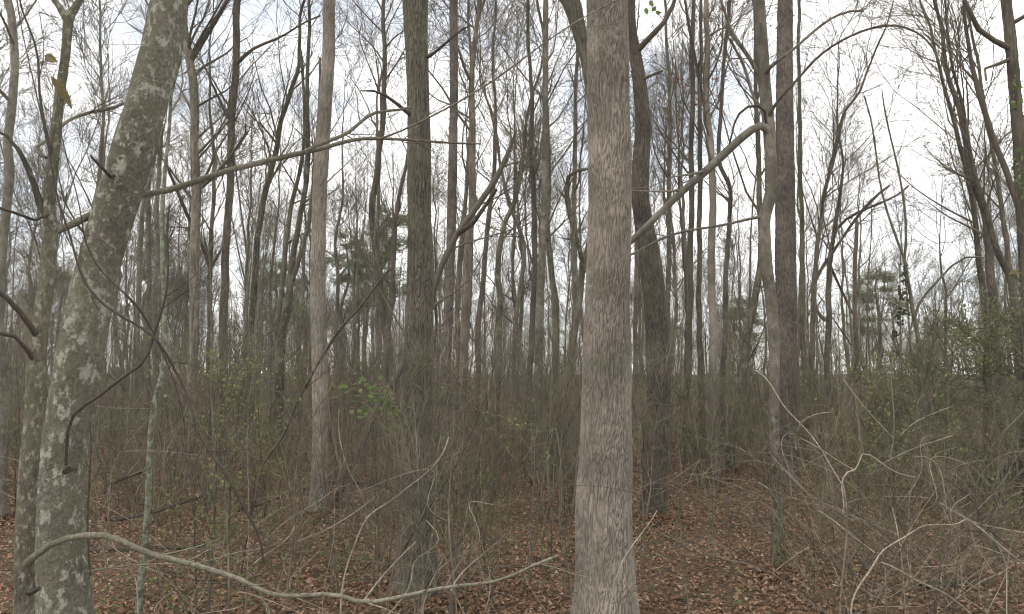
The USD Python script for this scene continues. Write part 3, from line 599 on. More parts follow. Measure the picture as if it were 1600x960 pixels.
# further trees, each with its own line in the picture
G1 = [
    ('t20', 'grey_tree', 'pale grey green trunk at the left edge, behind the thin mossy tree', [(9, -5, 11), (21, 50, 12), (22, 133, 13), (15, 213, 14), (8, 320, 14), (4, 430, 14), (0, 560, 15)], 9, 'smooth_grey_bark', 13, {}),
    ('t300', 'brown_tree', 'dark brown upright trunk with forked top, right of the leaning lichen tree', [(297, 92, 13), (302, 133, 14), (305, 213, 14), (306, 320, 15), (303, 480, 15), (302, 640, 16)], 12, 'brown_bark', 10, dict(limbs=[
        ('branch', [(298, 96, 10), (288, 75, 8), (281, 45, 6), (290, -5, 5)], (12, 12), None), ('branch', [(299, 93, 11), (310, 75, 9), (326, 50, 8), (345, 18, 7), (360, -8, 6)], (12, 11.8), None)])),
    ('t365', 'grey_tree', 'straight grey trunk second to the right of the leaning lichen tree', [(372, -5, 11), (368, 100, 12), (363, 213, 12), (357, 320, 12), (350, 480, 13), (348, 620, 14)], 12.4, 'brown_bark', 15, dict(limbs=[
        ('branch', [(369, 100, 8), (385, 85, 6), (400, 74, 5), (430, 62, 4), (455, 48, 3), (500, 25, 3)], (12.4, 12), None)])),
    ('t330', 'crooked_tree', 'thin crooked trunk forked between the two straight trunks at the left', [(334, 296, 6), (329, 370, 7), (326, 420, 8), (328, 525, 8)], 15, 'olive_bark', 9.5, dict(limbs=[
        ('branch', [(326, 418, 7), (318, 390, 6), (300, 353, 6), (277, 298, 5), (262, 262, 4)], (15, 14.6), 'dark_cane_bark')])),
    ('t258', 'lichen_sapling', 'thin crooked stem crusted with pale green lichen', [(262, 160, 5), (258, 254, 6), (256, 400, 7), (262, 490, 8), (259, 565, 9), (246, 622, 9), (235, 677, 9), (229, 727, 9), (225, 793, 10), (221, 852, 10), (214, 930, 10)], 5.4, 'green_lichen_bark', 6, dict(n=(8, 50, 160), t0=0.45, step=0.05, sides=12, lumps=0.35)),
    ('t246', 'grey_tree', 'slim grey trunk right behind the leaning lichen tree', [(250, 200, 7), (246, 322, 7), (243, 440, 8), (242, 560, 9)], 18, 'smooth_grey_bark', 15, {}),
    ('t216', 'grey_tree', 'slim grey forked trunk close behind the bend of the lichen tree', [(222, 330, 7), (219, 370, 8), (216, 440, 8), (213, 560, 9)], 19, 'smooth_grey_bark', 13, {}),
    ('t232', 'grey_tree', 'slim trunk in the gap between two grey trunks behind the lichen tree', [(234, 260, 6), (232, 322, 7), (232, 460, 7), (231, 560, 8)], 22, 'brown_bark', 15, {}),
    ('t400', 'curved_tree', 'trunk curving up to the right, left of the straight pale tan trunk', [(470, 95, 6), (456, 140, 7), (440, 190, 8), (424, 255, 9), (404, 343, 10), (397, 421, 10), (392, 524, 11), (387, 620, 12)], 13.5, 'olive_bark', 10.5, {}),
    ('t440', 'clump_tree', 'leaning clump of several dark stems sharing one foot', [(482, 100, 6), (480, 250, 8), (465, 367, 9), (455, 446, 11), (446, 495, 13), (438, 544, 14), (433, 671, 16)], 12.6, 'olive_bark', 12, dict(limbs=[
        ('branch', [(445, 500, 10), (455, 446, 8), (482, 348, 7), (490, 279, 6), (498, 180, 5), (500, 90, 4)], (12.6, 12.4), None), ('branch', [(434, 560, 9), (433, 524, 8), (441, 446, 8), (455, 323, 7), (470, 260, 6), (476, 180, 5), (470, 80, 4)], (12.6, 12.8), None)])),
    ('t617', 'pine_tree', 'reddish pine trunk with a bent top, left of the mossy trunk', [(622, 320, 7), (617, 358, 8), (614, 436, 9), (605, 514, 10), (600, 583, 11)], 17, 'pine_bark', 9, {}),
    ('t591', 'grey_tree', 'very slim grey trunk halfway between the pale tan and the mossy trunks', [(592, 250, 5), (591, 397, 6), (590, 495, 6), (589, 600, 7)], 20, 'smooth_grey_bark', 11, {}),
    ('t526', 'pine_tree', 'short reddish trunk low beside the straight pale tan trunk', [(528, 440, 6), (526, 520, 7), (526, 600, 8)], 24, 'pine_bark', 11, {}),
    ('t716', 'brown_tree', 'thin brown trunk in the gap between the slender pine and the forked grey brown trunk', [(724, 340, 7), (719, 424, 8), (714, 533, 8), (712, 640, 9)], 15, 'brown_bark', 14, {}),
    ('t756', 'pine_tree', 'thin reddish trunk leaning right, third from the mossy trunk', [(775, 230, 6), (766, 320, 8), (756, 424, 8), (748, 512, 9), (746, 640, 9)], 15.5, 'pine_bark', 14, {}),
    ('t780', 'crooked_tree', 'crooked trunk bent like a bow, midway from mossy to big pale trunk', [(805, 315, 7), (787, 356, 8), (777, 429, 9), (782, 471, 9), (779, 565, 10)], 14, 'olive_bark', 9, {}),
    ('t811', 'crooked_tree', 'zigzag thin trunk left of the dark upright trunk', [(800, 330, 6), (811, 356, 7), (818, 393, 7), (811, 450, 7), (803, 512, 8), (801, 620, 8)], 17, 'brown_bark', 10, {}),
    ('t834', 'dark_tree', 'dark slim trunk touching the thin pale grey trunk on its left', [(832, 200, 7), (834, 294, 8), (837, 398, 9), (831, 481, 9), (826, 617, 10)], 14.5, 'dark_ridged_bark', 14, {}),
    ('t865', 'dark_tree', 'dark trunk with a kink, right of the thin pale grey trunk', [(858, 270, 8), (855, 356, 9), (860, 429, 10), (870, 481, 11), (865, 617, 11)], 13.4, 'olive_bark', 11, {}),
    ('t899', 'grey_tree', 'slim grey trunk close along the left side of the big pale trunk', [(903, 60, 6), (899, 200, 7), (897, 481, 9), (894, 600, 9)], 17.5, 'smooth_grey_bark', 16, {}),
    ('t890', 'dark_tree', 'dark trunk leaning right until the big pale trunk hides it', [(922, 380, 10), (915, 408, 10), (902, 492, 11), (884, 648, 12)], 12.8, 'olive_bark', 12, dict(limbs=[('branch', [(912, 420, 9), (906, 392, 8), (889, 330, 8), (893, 270, 7), (906, 266, 6), (918, 264, 5)], (12.6, 12), None)])),
    ('t993', 'grey_tree', 'slim trunk in the slot between the big pale and the leaning dark trunks', [(996, 330, 5), (993, 400, 6), (993, 551, 7)], 22, 'brown_bark', 16, {}),
    ('t1044', 'grey_tree', 'pale slim trunk first to the right of the leaning dark trunk', [(1048, 150, 6), (1044, 362, 8), (1044, 470, 8), (1044, 600, 9)], 17, 'smooth_grey_bark', 15, {}),
    ('t1069', 'thin_tree', 'very thin trunk second to the right of the leaning dark trunk', [(1062, 300, 4), (1067, 400, 4), (1072, 494, 5), (1073, 600, 5)], 19, 'brown_bark', 11, {}),
    ('t1080', 'dark_tree', 'dark slim trunk, left one of two close dark trunks', [(1082, 30, 7), (1082, 150, 8), (1080, 345, 9), (1079, 471, 9), (1076, 608, 10)], 14, 'dark_ridged_bark', 15, dict(buds=('red_bud', 500))),
    ('t1093', 'dark_tree', 'dark slim trunk, right one of two close dark trunks', [(1092, 180, 7), (1093, 293, 8), (1093, 471, 9), (1096, 600, 10)], 14.4, 'brown_bark', 14, {}),
    ('t1112', 'pale_tree', 'pale uneven trunk halfway from the leaning dark trunk to the bent stem', [(1104, 60, 9), (1107, 150, 10), (1113, 253, 11), (1116, 322, 12), (1110, 425, 12), (1113, 528, 13), (1116, 689, 14)], 12, 'pale_ridged_bark', 14, dict(buds=('red_bud', 700), limbs=[
        ('branch', [(1111, 230, 7), (1098, 150, 5), (1082, 70, 5), (1070, -5, 4)], (12, 12), 'dark_cane_bark')])),
    ('t1130', 'grey_tree', 'grey wavy trunk right of the pale uneven trunk', [(1135, 60, 6), (1128, 150, 6), (1124, 247, 7), (1142, 299, 7), (1133, 425, 8), (1130, 560, 9)], 15, 'smooth_grey_bark', 13, {}),
    ('t1165', 'dark_tree', 'dark trunk leaning right into the bent smooth stem', [(1188, 400, 10), (1185, 437, 11), (1165, 551, 12), (1148, 666, 13)], 12.5, 'olive_bark', 12, {}),
    ('t1251', 'thin_tree', 'straight thin trunk first to the right of the reddish pine', [(1249, -5, 5), (1250, 150, 6), (1251, 306, 7), (1253, 462, 8), (1256, 567, 9)], 13.5, 'olive_bark', 16, {}),
    ('t1275', 'curved_tree', 'thin dark curved trunk second to the right of the reddish pine', [(1345, 140, 4), (1314, 185, 5), (1304, 244, 6), (1288, 306, 6), (1278, 374, 7), (1272, 442, 8), (1266, 560, 9)], 13, 'brown_bark', 9, {}),
    ('t1294', 'branchy_tree', 'pale trunk branching wide low down, right of the reddish pine', [(1318, 250, 4), (1308, 330, 6), (1296, 400, 8), (1292, 462, 9), (1293, 560, 10)], 14, 'smooth_grey_bark', 9, dict(limbs=[
        ('branch', [(1272, 500, 6), (1270, 457, 6), (1304, 390, 5), (1345, 332, 5), (1390, 290, 4)], (14, 13.5), None), ('branch', [(1300, 380, 5), (1320, 345, 5), (1370, 320, 4), (1420, 290, 3)], (14, 13.5), None), ('branch', [(1302, 420, 5), (1320, 465, 4), (1332, 490, 4)], (14, 14), 'dark_cane_bark')])),
    ('t1338', 'dead_tree', 'broken reddish snag with no top amid twigs', [(1338, 345, 6), (1337, 462, 7), (1338, 560, 8)], 17, 'pine_bark', 6.2, dict(top=False, n=(5, 20, 50))),
    ('t1478', 'thin_tree', 'small thin tree ending in a fork above the evergreen', [(1478, 455, 4), (1478, 545, 5), (1478, 600, 6)], 16, 'brown_bark', 5.2, {}),
    ('t1530', 'curved_tree', 'left most trunk of the grove leaning left near the right edge', [(1470, 120, 5), (1494, 202, 7), (1515, 306, 8), (1530, 400, 9), (1544, 545, 10)], 12.5, 'brown_bark', 10, {}),
    ('t1546', 'curved_tree', 'thickest trunk of the leaning grove near the right edge', [(1482, 120, 7), (1502, 181, 9), (1520, 275, 11), (1541, 348, 12), (1547, 400, 13), (1557, 535, 14)], 11.5, 'pine_bark', 9.5, {}),
    ('t1583', 'curved_tree', 'right most trunk of the leaning grove, kinked halfway', [(1500, 150, 5), (1515, 228, 7), (1540, 320, 9), (1562, 395, 10), (1583, 442, 12), (1591, 540, 13)], 11, 'brown_bark', 9, {}),
    ('t1536', 'curved_tree', 'dark trunk leaning left in front of the mossy trunk at right', [(1513, 77, 6), (1536, 165, 9), (1560, 240, 9), (1583, 300, 10), (1610, 400, 12)], 10, 'dark_ridged_bark', 9.5, {}),
    ('t1567', 'thin_tree', 'thin trunk in the gap of the grove by the dark mossy trunk', [(1530, 110, 5), (1544, 202, 6), (1567, 332, 7), (1577, 421, 8), (1585, 540, 9)], 13, 'brown_bark', 12, dict(buds=('bud_leaf', 400))),
    ('t1424', 'ivy_sapling', 'sapling hung with dark ivy bunches where its stem forks in two', [(1413, 405, 5), (1424, 473, 6), (1434, 535, 7), (1440, 640, 8)], 9.5, 'olive_bark', 3, dict(top=False, n=(4, 16, 40), limbs=[
        ('branch', [(1413, 410, 4), (1393, 353, 4), (1377, 296, 3), (1366, 218, 3), (1350, 150, 2)], (9.5, 9.5), None), ('branch', [(1414, 410, 4), (1415, 360, 4), (1413, 322, 4), (1400, 250, 3), (1388, 200, 3), (1378, 140, 2)], (9.5, 9.5), None),
        ('branch', [(1434, 530, 5), (1437, 473, 4), (1468, 436, 4), (1502, 405, 3), (1538, 402, 3)], (9.5, 9.4), None)])),
    ('tdead', 'dead_tree', 'dark dead trunk leaning right behind the mossy trunk', [(802, 212, 5), (775, 275, 9), (748, 318, 10), (717, 362, 10), (690, 420, 10), (660, 500, 11), (630, 565, 11), (605, 610, 12), (562, 700, 12), (522, 788, 13)], 9.8, 'dark_ridged_bark', 5, dict(top=False, n=(8, 30, 60), base=False, limbs=[
        ('branch', [(717, 362, 8), (742, 345, 7), (760, 318, 6), (775, 296, 5)], (9.7, 9.6), 'rotten_wood')])),
]
for key, name, label, px, d, mat, H, kw in G1:
    a = dict(sides=14, step=0.14, bump=0.006, n=(20, 160, 720), t0=0.34, wob=0.05, L=(1.0, 3.0))
    a.update(kw)
    tree(key, name, label, px, d, mat, H=H, **a)
iv = '/World/ivy_sapling'
io = np.array(stage.GetPrimAtPath(iv).GetAttribute('xformOp:translate').Get())
rg = np.random.default_rng(6)
for cx_, cy_, sx_, sy_, nn_ in ((1413, 428, 3.5, 10, 34), (1411, 455, 4, 9, 34), (1411, 488, 5, 8, 44), (1398, 522, 4, 4, 18), (1400, 555, 3.5, 3.5, 16), (1404, 495, 3, 5, 18)):
    pp = np.array([at(cx_ + rg.normal(0, sx_), cy_ + rg.normal(0, sy_), 9.4 + rg.normal(0, 0.03)) for _ in range(nn_)])
    v_, f_, _ = leaves(pp, rg.normal(size=pp.shape), rg.uniform(0.022, 0.05, nn_), rg)
    put('ivy_bunch', (v_ - io, f_, None), 'ivy_leaf', iv, flat=True)

rng = np.random.default_rng(11)
NL = 220000
yy = np.sqrt(rng.uniform(3.6 ** 2, 19.0 ** 2, NL * 2))
xx = rng.uniform(-0.78, 0.78, NL * 2) * (yy + 1.0)
clump = meshkit.fbm(np.stack([xx * 0.8, yy * 0.8, 0 * xx], -1), 3, 9)
keep = rng.uniform(0, 1, NL * 2) < np.clip((clump - 0.25) * 2.2, 0.3, 1) * np.clip(1.35 - yy / 16, 0.25, 1)
xx, yy = xx[keep][:NL], yy[keep][:NL]
bx, by, bz = [xx], [yy], [np.zeros(len(xx))]
for C_, r_ in TR.values():       # leaves banked up against the trunks
    if C_[0, 1] < 13 and r_[0] > 0.02:
        m = int(2600 * r_[0] / 0.2)
        an, rd = rng.uniform(0, 2 * np.pi, m), r_[0] * 1.15 + rng.exponential(0.13, m)
        bx.append(C_[0, 0] + np.cos(an) * rd); by.append(C_[0, 1] + np.sin(an) * rd); bz.append(0.09 * np.exp(-(rd - r_[0]) / 0.12) * rng.uniform(0.3, 1, m))
xx, yy, zz_ = np.concatenate(bx), np.concatenate(by), np.concatenate(bz)
pos = np.stack([xx, yy, gz(xx, yy) + zz_ + rng.uniform(0.004, 0.03, len(xx))], -1)
nr = np.stack([rng.normal(0, 0.38, len(xx)), rng.normal(0, 0.38, len(xx)), np.ones(len(xx))], -1)
tag(put('leaf_litter', leaves(pos, nr, rng.uniform(0.022, 0.049, len(xx)), rng, 0.6, 0.5, simple=True), 'fallen_leaf', flat=True), 'brown fallen leaves carpeting the forest floor', 'leaf litter', kind='stuff')



# ------------------------------------------------------------------ canes, vines and fallen sticks of the foreground, traced one by one
def Z7(s): return [(1180 + x / 2.4, 560 + y / 2.4, w / 2.4) for x, y, w in s]
def Z8(s): return [(x / 2.4, 560 + y / 2.4, w / 2.4) for x, y, w in s]
def Z0(s): return [(400 + x / 3, 640 + y / 3, w / 3) for x, y, w in s]
def pts(w, *xy): return [(xy[k], xy[k + 1], w * (1 - 0.35 * k / len(xy))) for k in range(0, len(xy), 2)]


PC, GC, DC = 'pale_cane_bark', 'grey_cane_bark', 'dark_cane_bark'
CANES = [
    ('vine', 'pale vine arching to the right just right of the bent stem', Z7(pts(9, 155, 345, 158, 270, 175, 240, 215, 215, 280, 203)), (5.6, 5.5), PC),
    ('cane', 'grey cane sloping down right across the foot of the bent smooth stem', Z7(pts(8, 0, 45, 60, 100, 110, 180, 160, 235, 200, 280, 240, 335, 290, 420, 320, 470)), (6.0, 5.2), GC),
    ('vine', 'shiny pale vine with an S bend in the tangle at right', Z7(pts(9, 330, 580, 328, 480, 345, 430, 380, 415, 392, 385, 405, 358, 440, 368, 490, 405, 540, 432, 600, 445)), (4.9, 4.9), PC),
    ('cane', 'reddish brown upright cane above the S bent vine', Z7(pts(7, 560, 430, 590, 380, 610, 330, 640, 220, 655, 160, 670, 110)), (5.1, 5.3), DC),
    ('vine', 'yellowish cane arching over and down right of the S bent vine', Z7(pts(9, 600, 372, 650, 375, 690, 410, 705, 460, 715, 520, 720, 570)), (5.0, 4.9), 'smooth_grey_bark'),
    ('fallen_branch', 'thick grey fallen branch slanting to the right edge over the leaves', Z7(pts(16, 690, 543, 760, 585, 830, 630, 900, 690, 1010, 775, 1100, 840)), (5.2, 4.6), GC),
    ('cane', 'bright pale cane bowing up from the bottom of the right tangle', Z7(pts(11, 368, 990, 375, 890, 410, 830, 450, 770, 470, 735, 530, 690, 580, 660, 630, 630, 700, 625, 790, 605)), (4.6, 4.8), PC),
    ('fallen_branch', 'grey stick sloping down right below the bright bowing cane', Z7(pts(13, 470, 765, 540, 795, 620, 840, 690, 870, 760, 915, 830, 980)), (4.7, 4.5), GC),
    ('cane', 'long grey cane from the bent stem down through the right tangle', Z7(pts(9, 60, 365, 120, 430, 180, 490, 240, 535, 300, 560, 340, 580, 400, 605, 470, 635, 530, 660, 600, 700)), (5.6, 5.0), GC),
    ('cane', 'short grey cane sloping under the long grey cane', Z7(pts(8, 230, 570, 300, 615, 350, 655, 410, 700, 450, 730)), (5.2, 5.0), GC),
    ('sapling', 'grey upright stem left in the right tangle, rising from the bottom edge', Z7(pts(11, 335, 1000, 335, 750, 345, 600, 330, 470)), (4.7, 4.9), GC),
    ('sapling', 'thin upright grey stem in the middle of the right tangle', Z7(pts(8, 555, 900, 545, 700, 530, 620, 515, 560)), (4.9, 5.0), GC),
    ('sapling', 'short mossy stem at the bottom of the right tangle', Z7(pts(12, 490, 1000, 490, 870, 488, 780)), (4.6, 4.6), 'mossy_stem_bark'),
    ('sapling', 'dark stem curving right at the bottom of the right tangle', Z7(pts(13, 697, 1000, 690, 800, 720, 710, 760, 660, 850, 650)), (4.6, 4.9), DC),
    ('cane', 'grey brown cane rising right from the S bent vine', Z7(pts(7, 470, 400, 500, 385, 560, 355, 650, 320, 740, 290)), (5.3, 5.5), GC),
    ('cane', 'grey cane rising right at mid height of the right tangle', Z7(pts(7, 550, 285, 575, 260, 620, 230, 690, 200, 740, 180)), (5.7, 5.9), GC),
    ('cane', 'dark twig climbing right behind the pale arching vine', Z7(pts(6, 320, 160, 370, 110, 430, 80, 500, 45)), (6.2, 6.1), DC),
    ('cane', 'pale straight cane falling right above the S bent vine', Z7(pts(6, 330, 75, 370, 130, 430, 205, 480, 260, 520, 300)), (6.0, 5.9), PC),
    ('sapling', 'straight pale grey sapling above the tangle at right', Z7(pts(9, 495, 520, 498, 440, 520, 300, 520, 200, 510, 80, 520, 0)), (6.2, 6.2), GC),
    ('vine', 'pale hooked vine at the right edge under the evergreen bush', Z7(pts(7, 1040, 170, 1000, 210, 960, 250, 920, 300, 925, 330, 970, 355)), (5.4, 5.6), PC),
    ('cane', 'dark cane sagging right above the evergreen bush', Z7(pts(6, 590, -10, 620, 0, 680, 35, 740, 75, 860, 110, 960, 150)), (7.0, 6.8), DC),
    ('cane', 'white thin cane kinked over the leaves at far right', Z7(pts(7, 805, 620, 810, 650, 825, 700, 860, 750, 890, 800)), (4.9, 4.8), PC),
    ('cane', 'dark cane rising to the right edge over the fallen branch', Z7(pts(9, 870, 640, 900, 560, 940, 490, 1000, 430, 1060, 380)), (5.2, 5.2), DC),
    ('cane', 'dark bent cane falling onto the thick fallen branch', Z7(pts(9, 690, 440, 740, 470, 790, 510, 830, 560, 838, 610)), (5.2, 5.1), DC),
    ('cane', 'upright thin grey cane by the lower right corner', Z7(pts(8, 945, 1000, 945, 800, 930, 740, 880, 650)), (4.6, 5.0), GC),
    ('vine', 'grey looped vine hanging right next to the bent smooth stem', Z7(pts(6, 150, 285, 110, 290, 100, 330, 120, 390, 132, 440, 137, 520)), (5.7, 5.6), GC),
    ('cane', 'two toned short cane slanting below the S bent vine', Z7(pts(8, 385, 490, 440, 455, 500, 410, 530, 380)), (5.1, 5.2), DC),
    ('cane', 'pale cane lying low left of the mossy foot of the bent stem', Z7(pts(6, -10, 450, 60, 490, 130, 520, 190, 540)), (6.2, 6.0), GC),
    ('cane', 'pale forked cane over the rotten log at right', Z7(pts(7, 735, 610, 730, 570, 770, 530, 800, 510)), (5.0, 5.1), PC),
    ('cane', 'brown cane curving down right under the pale arching vine', Z7(pts(7, 170, 300, 250, 345, 310, 385, 370, 420)), (5.5, 5.2), GC),
    ('vine', 'olive vine dropping down beside the grey looped vine', Z7(pts(5, 160, 300, 170, 350, 185, 410, 215, 475)), (5.6, 5.5), 'olive_bark'),
    ('fallen_branch', 'thin grey fallen branch lying flat in the right tangle', Z7(pts(10, 340, 545, 420, 525, 500, 520, 580, 520, 650, 525)), (6.4, 6.1), GC),
    ('fallen_branch', 'brown fallen branch lying flat above the rotten log', Z7(pts(12, 430, 480, 520, 482, 600, 495, 700, 505)), (6.9, 6.6), 'brush_bark'),
    ('fallen_branch', 'grey fallen branch running to the right edge below the thick one', Z7(pts(12, 780, 600, 850, 625, 920, 640, 1030, 660)), (5.3, 5.0), GC),
    ('fallen_branch', 'dark fallen branch at the right edge beside the corner cane', Z7(pts(10, 870, 640, 930, 690, 1030, 760)), (4.9, 4.7), 'rotten_wood'),
    ('cane', 'long dark cane falling right from the lichen tree to the lower left floor', [(24, -20, 2.5), (58, 150, 3), (82, 260, 4), (95, 320, 4.5), (112, 370, 5), (128, 427, 6), (140, 450, 7), (160, 473, 7), (200, 500, 6), (243, 530, 6), (267, 567, 6), (300, 640, 6), (308, 672, 7), (346, 731, 8), (375, 781, 8), (400, 827, 6), (412, 880, 4)], (3.6, 3.9), DC),
    ('cane', 'thin dark cane just above the long dark cane by the lichen tree', [(90, 150, 2), (106, 250, 2.5), (125, 330, 3), (137, 387, 4), (167, 433, 5), (213, 477, 6), (233, 507, 4), (253, 547, 4), (277, 610, 3), (290, 680, 3)], (3.7, 4.1), DC),
    ('cane', 'pale cane bending over left of the lichen crusted stem', Z8(pts(6, 400, 680, 400, 640, 410, 520, 430, 390, 470, 330, 560, 225, 600, 190)), (5.3, 5.2), PC),
    ('cane', 'pale thin level twig crossing the lichen crusted stem', Z8(pts(5, 350, 178, 470, 190, 570, 190, 700, 185, 800, 190)), (4.9, 5.0), GC),
    ('cane', 'level twig lower on the lichen crusted stem', Z8(pts(5, 450, 350, 560, 348, 640, 352, 740, 365)), (4.9, 5.1), GC),
    ('fallen_log', 'dark fallen bough slanting up right behind the lichen crusted stem', Z8(pts(18, 400, 605, 470, 600, 560, 580, 640, 555, 760, 515, 830, 490)), (8.0, 8.8), 'rotten_wood'),
    ('fallen_log', 'mossy log lying flat below the slanting dark bough', Z8(pts(24, 330, 668, 450, 660, 600, 645, 770, 630)), (7.6, 7.8), 'rotten_wood'),
    ('fallen_log', 'short dark bough higher up at the lichen crusted stem', Z8(pts(16, 415, 470, 460, 452, 530, 425)), (8.6, 8.9), 'rotten_wood'),
    ('fallen_log', 'dark log beside the foot of the straight pale tan trunk', Z0(pts(28, -90, 470, 20, 440, 120, 405, 240, 368)), (8.6, 9.1), 'rotten_wood'),
    ('fallen_log', 'dark log lying between the pale tan and mossy trunks', Z0(pts(20, 330, 345, 420, 345, 520, 352, 640, 372)), (9.7, 9.6), 'rotten_wood'),
    ('fallen_log', 'rotten dark log under the tangle at right', Z7(pts(34, 610, 700, 680, 690, 760, 672, 860, 660)), (5.9, 5.9), 'rotten_wood'),
    ('sapling', 'thin dark upright stem rising from the bottom left of the mossy trunk', Z8(pts(13, 862, 1010, 860, 900, 855, 700, 845, 500, 850, 380)), (4.6, 4.7), 'brown_bark'),
    ('sapling', 'pale thin upright stem beside the end of the long dark cane', Z8(pts(6, 925, 720, 935, 650, 932, 480, 925, 330, 930, 250)), (5.6, 5.6), PC),
    ('sapling', 'curved stem pale above and dark below, growing at the long low branch', Z0(pts(14, 398, 960, 400, 880, 420, 760, 470, 620, 540, 490, 600, 450, 720, 360, 830, 270, 880, 200, 905, 130)), (4.2, 4.5), GC),
    ('cane', 'pale thin cane leaning left between pale tan and mossy trunks', Z0(pts(11, 520, 560, 515, 500, 500, 420, 440, 300, 400, 180, 385, 60, 390, 0)), (6.0, 6.1), PC),
    ('cane', 'grey cane rising right, highest of three at the long low branch', Z0(pts(9, -90, 720, 20, 640, 150, 520, 280, 440, 350, 390, 440, 350)), (4.6, 5.0), GC),
    ('cane', 'pale hooked cane below the highest of three grey canes', Z0(pts(10, -20, 730, 60, 670, 150, 600, 180, 545)), (4.7, 4.8), PC),
    ('cane', 'pale cane rising right toward the curved stem', Z0(pts(11, 180, 625, 220, 610, 340, 560, 440, 500, 510, 450, 600, 370)), (5.0, 5.2), PC),
    ('cane', 'grey straight cane slanting up in front of the mossy trunk foot', Z0(pts(14, 505, 900, 580, 800, 680, 690, 750, 620)), (4.6, 4.8), GC),
    ('cane', 'pale zigzag cane crossing the foot of the mossy trunk', Z0(pts(11, 600, 980, 690, 880, 730, 790, 740, 720, 830, 650, 800, 520)), (4.5, 4.8), PC),
    ('cane', 'pale straight cane rising right from the end of the long low branch', Z0(pts(14, 910, 850, 960, 770, 1060, 680, 1170, 580)), (4.7, 4.9), GC),
    ('cane', 'dark reddish cane slanting up right past the mossy trunk', Z0(pts(13, 640, 740, 700, 640, 830, 430, 910, 310, 990, 160, 1050, 20, 1080, -60)), (5.4, 5.5), DC),
    ('cane', 'dark bough reaching up right across the straight pale tan trunk', [(392, 800, 6), (402, 765, 6), (413, 723, 6), (437, 690, 6), (457, 645, 7), (485, 590, 7), (510, 547, 8), (535, 510, 7), (563, 480, 6), (600, 432, 5), (618, 416, 3)], (7.4, 7.6), DC),
    ('sapling', 'slim grey stem right of the mossy trunk foot', Z0(pts(15, 920, 1010, 930, 830, 905, 600, 910, 300, 925, 0)), (4.9, 5.1), 'brown_bark'),
    ('cane', 'bright thin cane standing at the left of the pale zigzag cane', Z0(pts(9, 790, 650, 820, 720, 842, 850)), (4.7, 4.7), PC),
    ('cane', 'thin dead sprout left of the foot of the big pale trunk', [(862, 880, 3.5), (863, 850, 3), (862, 812, 2.5)], (4.7, 4.7), DC),
    ('cane', 'pale thin cane crossing the foot of the big pale trunk', [(950, 975, 4), (957, 927, 3.5), (970, 883, 3.5), (1000, 837, 3), (1027, 798, 2.5)], (4.7, 4.9), PC),
    ('stick', 'pale stick lying on leaves right of the big pale trunk', [(1080, 958, 6), (1108, 943, 6), (1135, 935, 4)], (5.25, 5.4), PC),
    ('sapling', 'thin stem upright on the leaves between big trunk and bent stem', [(1140, 975, 5), (1142, 900, 4), (1139, 840, 3.5), (1137, 780, 3)], (5.3, 5.4), 'brown_bark'),
    ('sapling', 'thin bare stem rising from the leaves right of the big trunk foot', [(1078, 960, 4), (1072, 920, 4), (1062, 860, 3), (1055, 800, 3)], (5.2, 5.4), 'brown_bark'),
    ('cane', 'thin dark cane from the left of the lichen tree down to its foot', [(142, 900, 4), (138, 840, 4), (139, 780, 5), (142, 720, 4), (140, 660, 3)], (4.0, 4.1), DC),
    ('cane', 'grey twig low on the lichen tree, rising right from the long low branch', Z8(pts(9, 320, 802, 420, 785, 520, 775, 640, 772, 760, 765, 860, 735, 990, 710, 1050, 690)), (3.9, 4.3), GC),
]
rng = np.random.default_rng(77)
for name, label, px, dd, mat in CANES:
    k_ = len(px)
    ds = [dd[0] + (dd[1] - dd[0]) * i_ / (k_ - 1) for i_ in range(k_)]
    P_ = np.array([at(x, y, z) for (x, y, w), z in zip(px, ds)]); r_ = np.array([(0.30 if name not in ('fallen_log',) else 0.5) * w * z / FPX for (x, y, w), z in zip(px, ds)])
    if name == 'sapling':
        P_[0, 2] = min(P_[0, 2], gz(P_[0, 0], P_[0, 1]) - 0.03)
    log_ = name == 'fallen_log'
    if log_ or name == 'stick':
        g_ = gz(P_[:, 0], P_[:, 1])
        if label.startswith(('mossy', 'rotten', 'pale stick')):
            P_[:, 2] = g_ + r_ * 0.7
    C_, R_ = spline(P_, r_, 0.05, 0.01, rng)
    T = thing(name, label, {'vine': 'vine', 'cane': 'branch', 'fallen_branch': 'branch', 'sapling': 'sapling', 'fallen_log': 'log', 'stick': 'stick'}[name], C_[0])
    if log_:
        put('stem', tuple(x if k else x - C_[0] for k, x in enumerate(tubes(C_[None], R_[None], 18, cap=True, disp=ridged(0.012, 30, 8, 5, lumps=0.4)))), mat, T)
    else:
        put('stem', tuple(x if k else x - C_[0] for k, x in enumerate(tubes(C_[None], R_[None] * 1.08, 8, cap=True, disp=ridged(0.0006, 80, 30, len(px), lumps=0.5)))), mat, T)
    nb = int(len(C_) * (0.33 if not log_ else 0.12)) + 2
    B, Rb = kids(C_[None], R_[None], rng, nb, 0.1, 0.98, 0.4, 1.2, 0.10, 0.55, 5, 0.05, 0.2, 0.45, 0.0016, 0.0009, 0.3)
    B2, Rb2 = kids(B, Rb, rng, nb * 2, 0.15, 1.0, 0.4, 1.1, 0.06, 0.25, 4, 0.03, 0.2, 0.6, 0.0013, 0.0008, 0.3)
    m_ = join([tubes(B, Rb, 3), tubes(B2, Rb2, 3)])
    put('twigs', (m_[0] - C_[0], m_[1], m_[2]), DC if mat == DC else 'brush_bark', T)

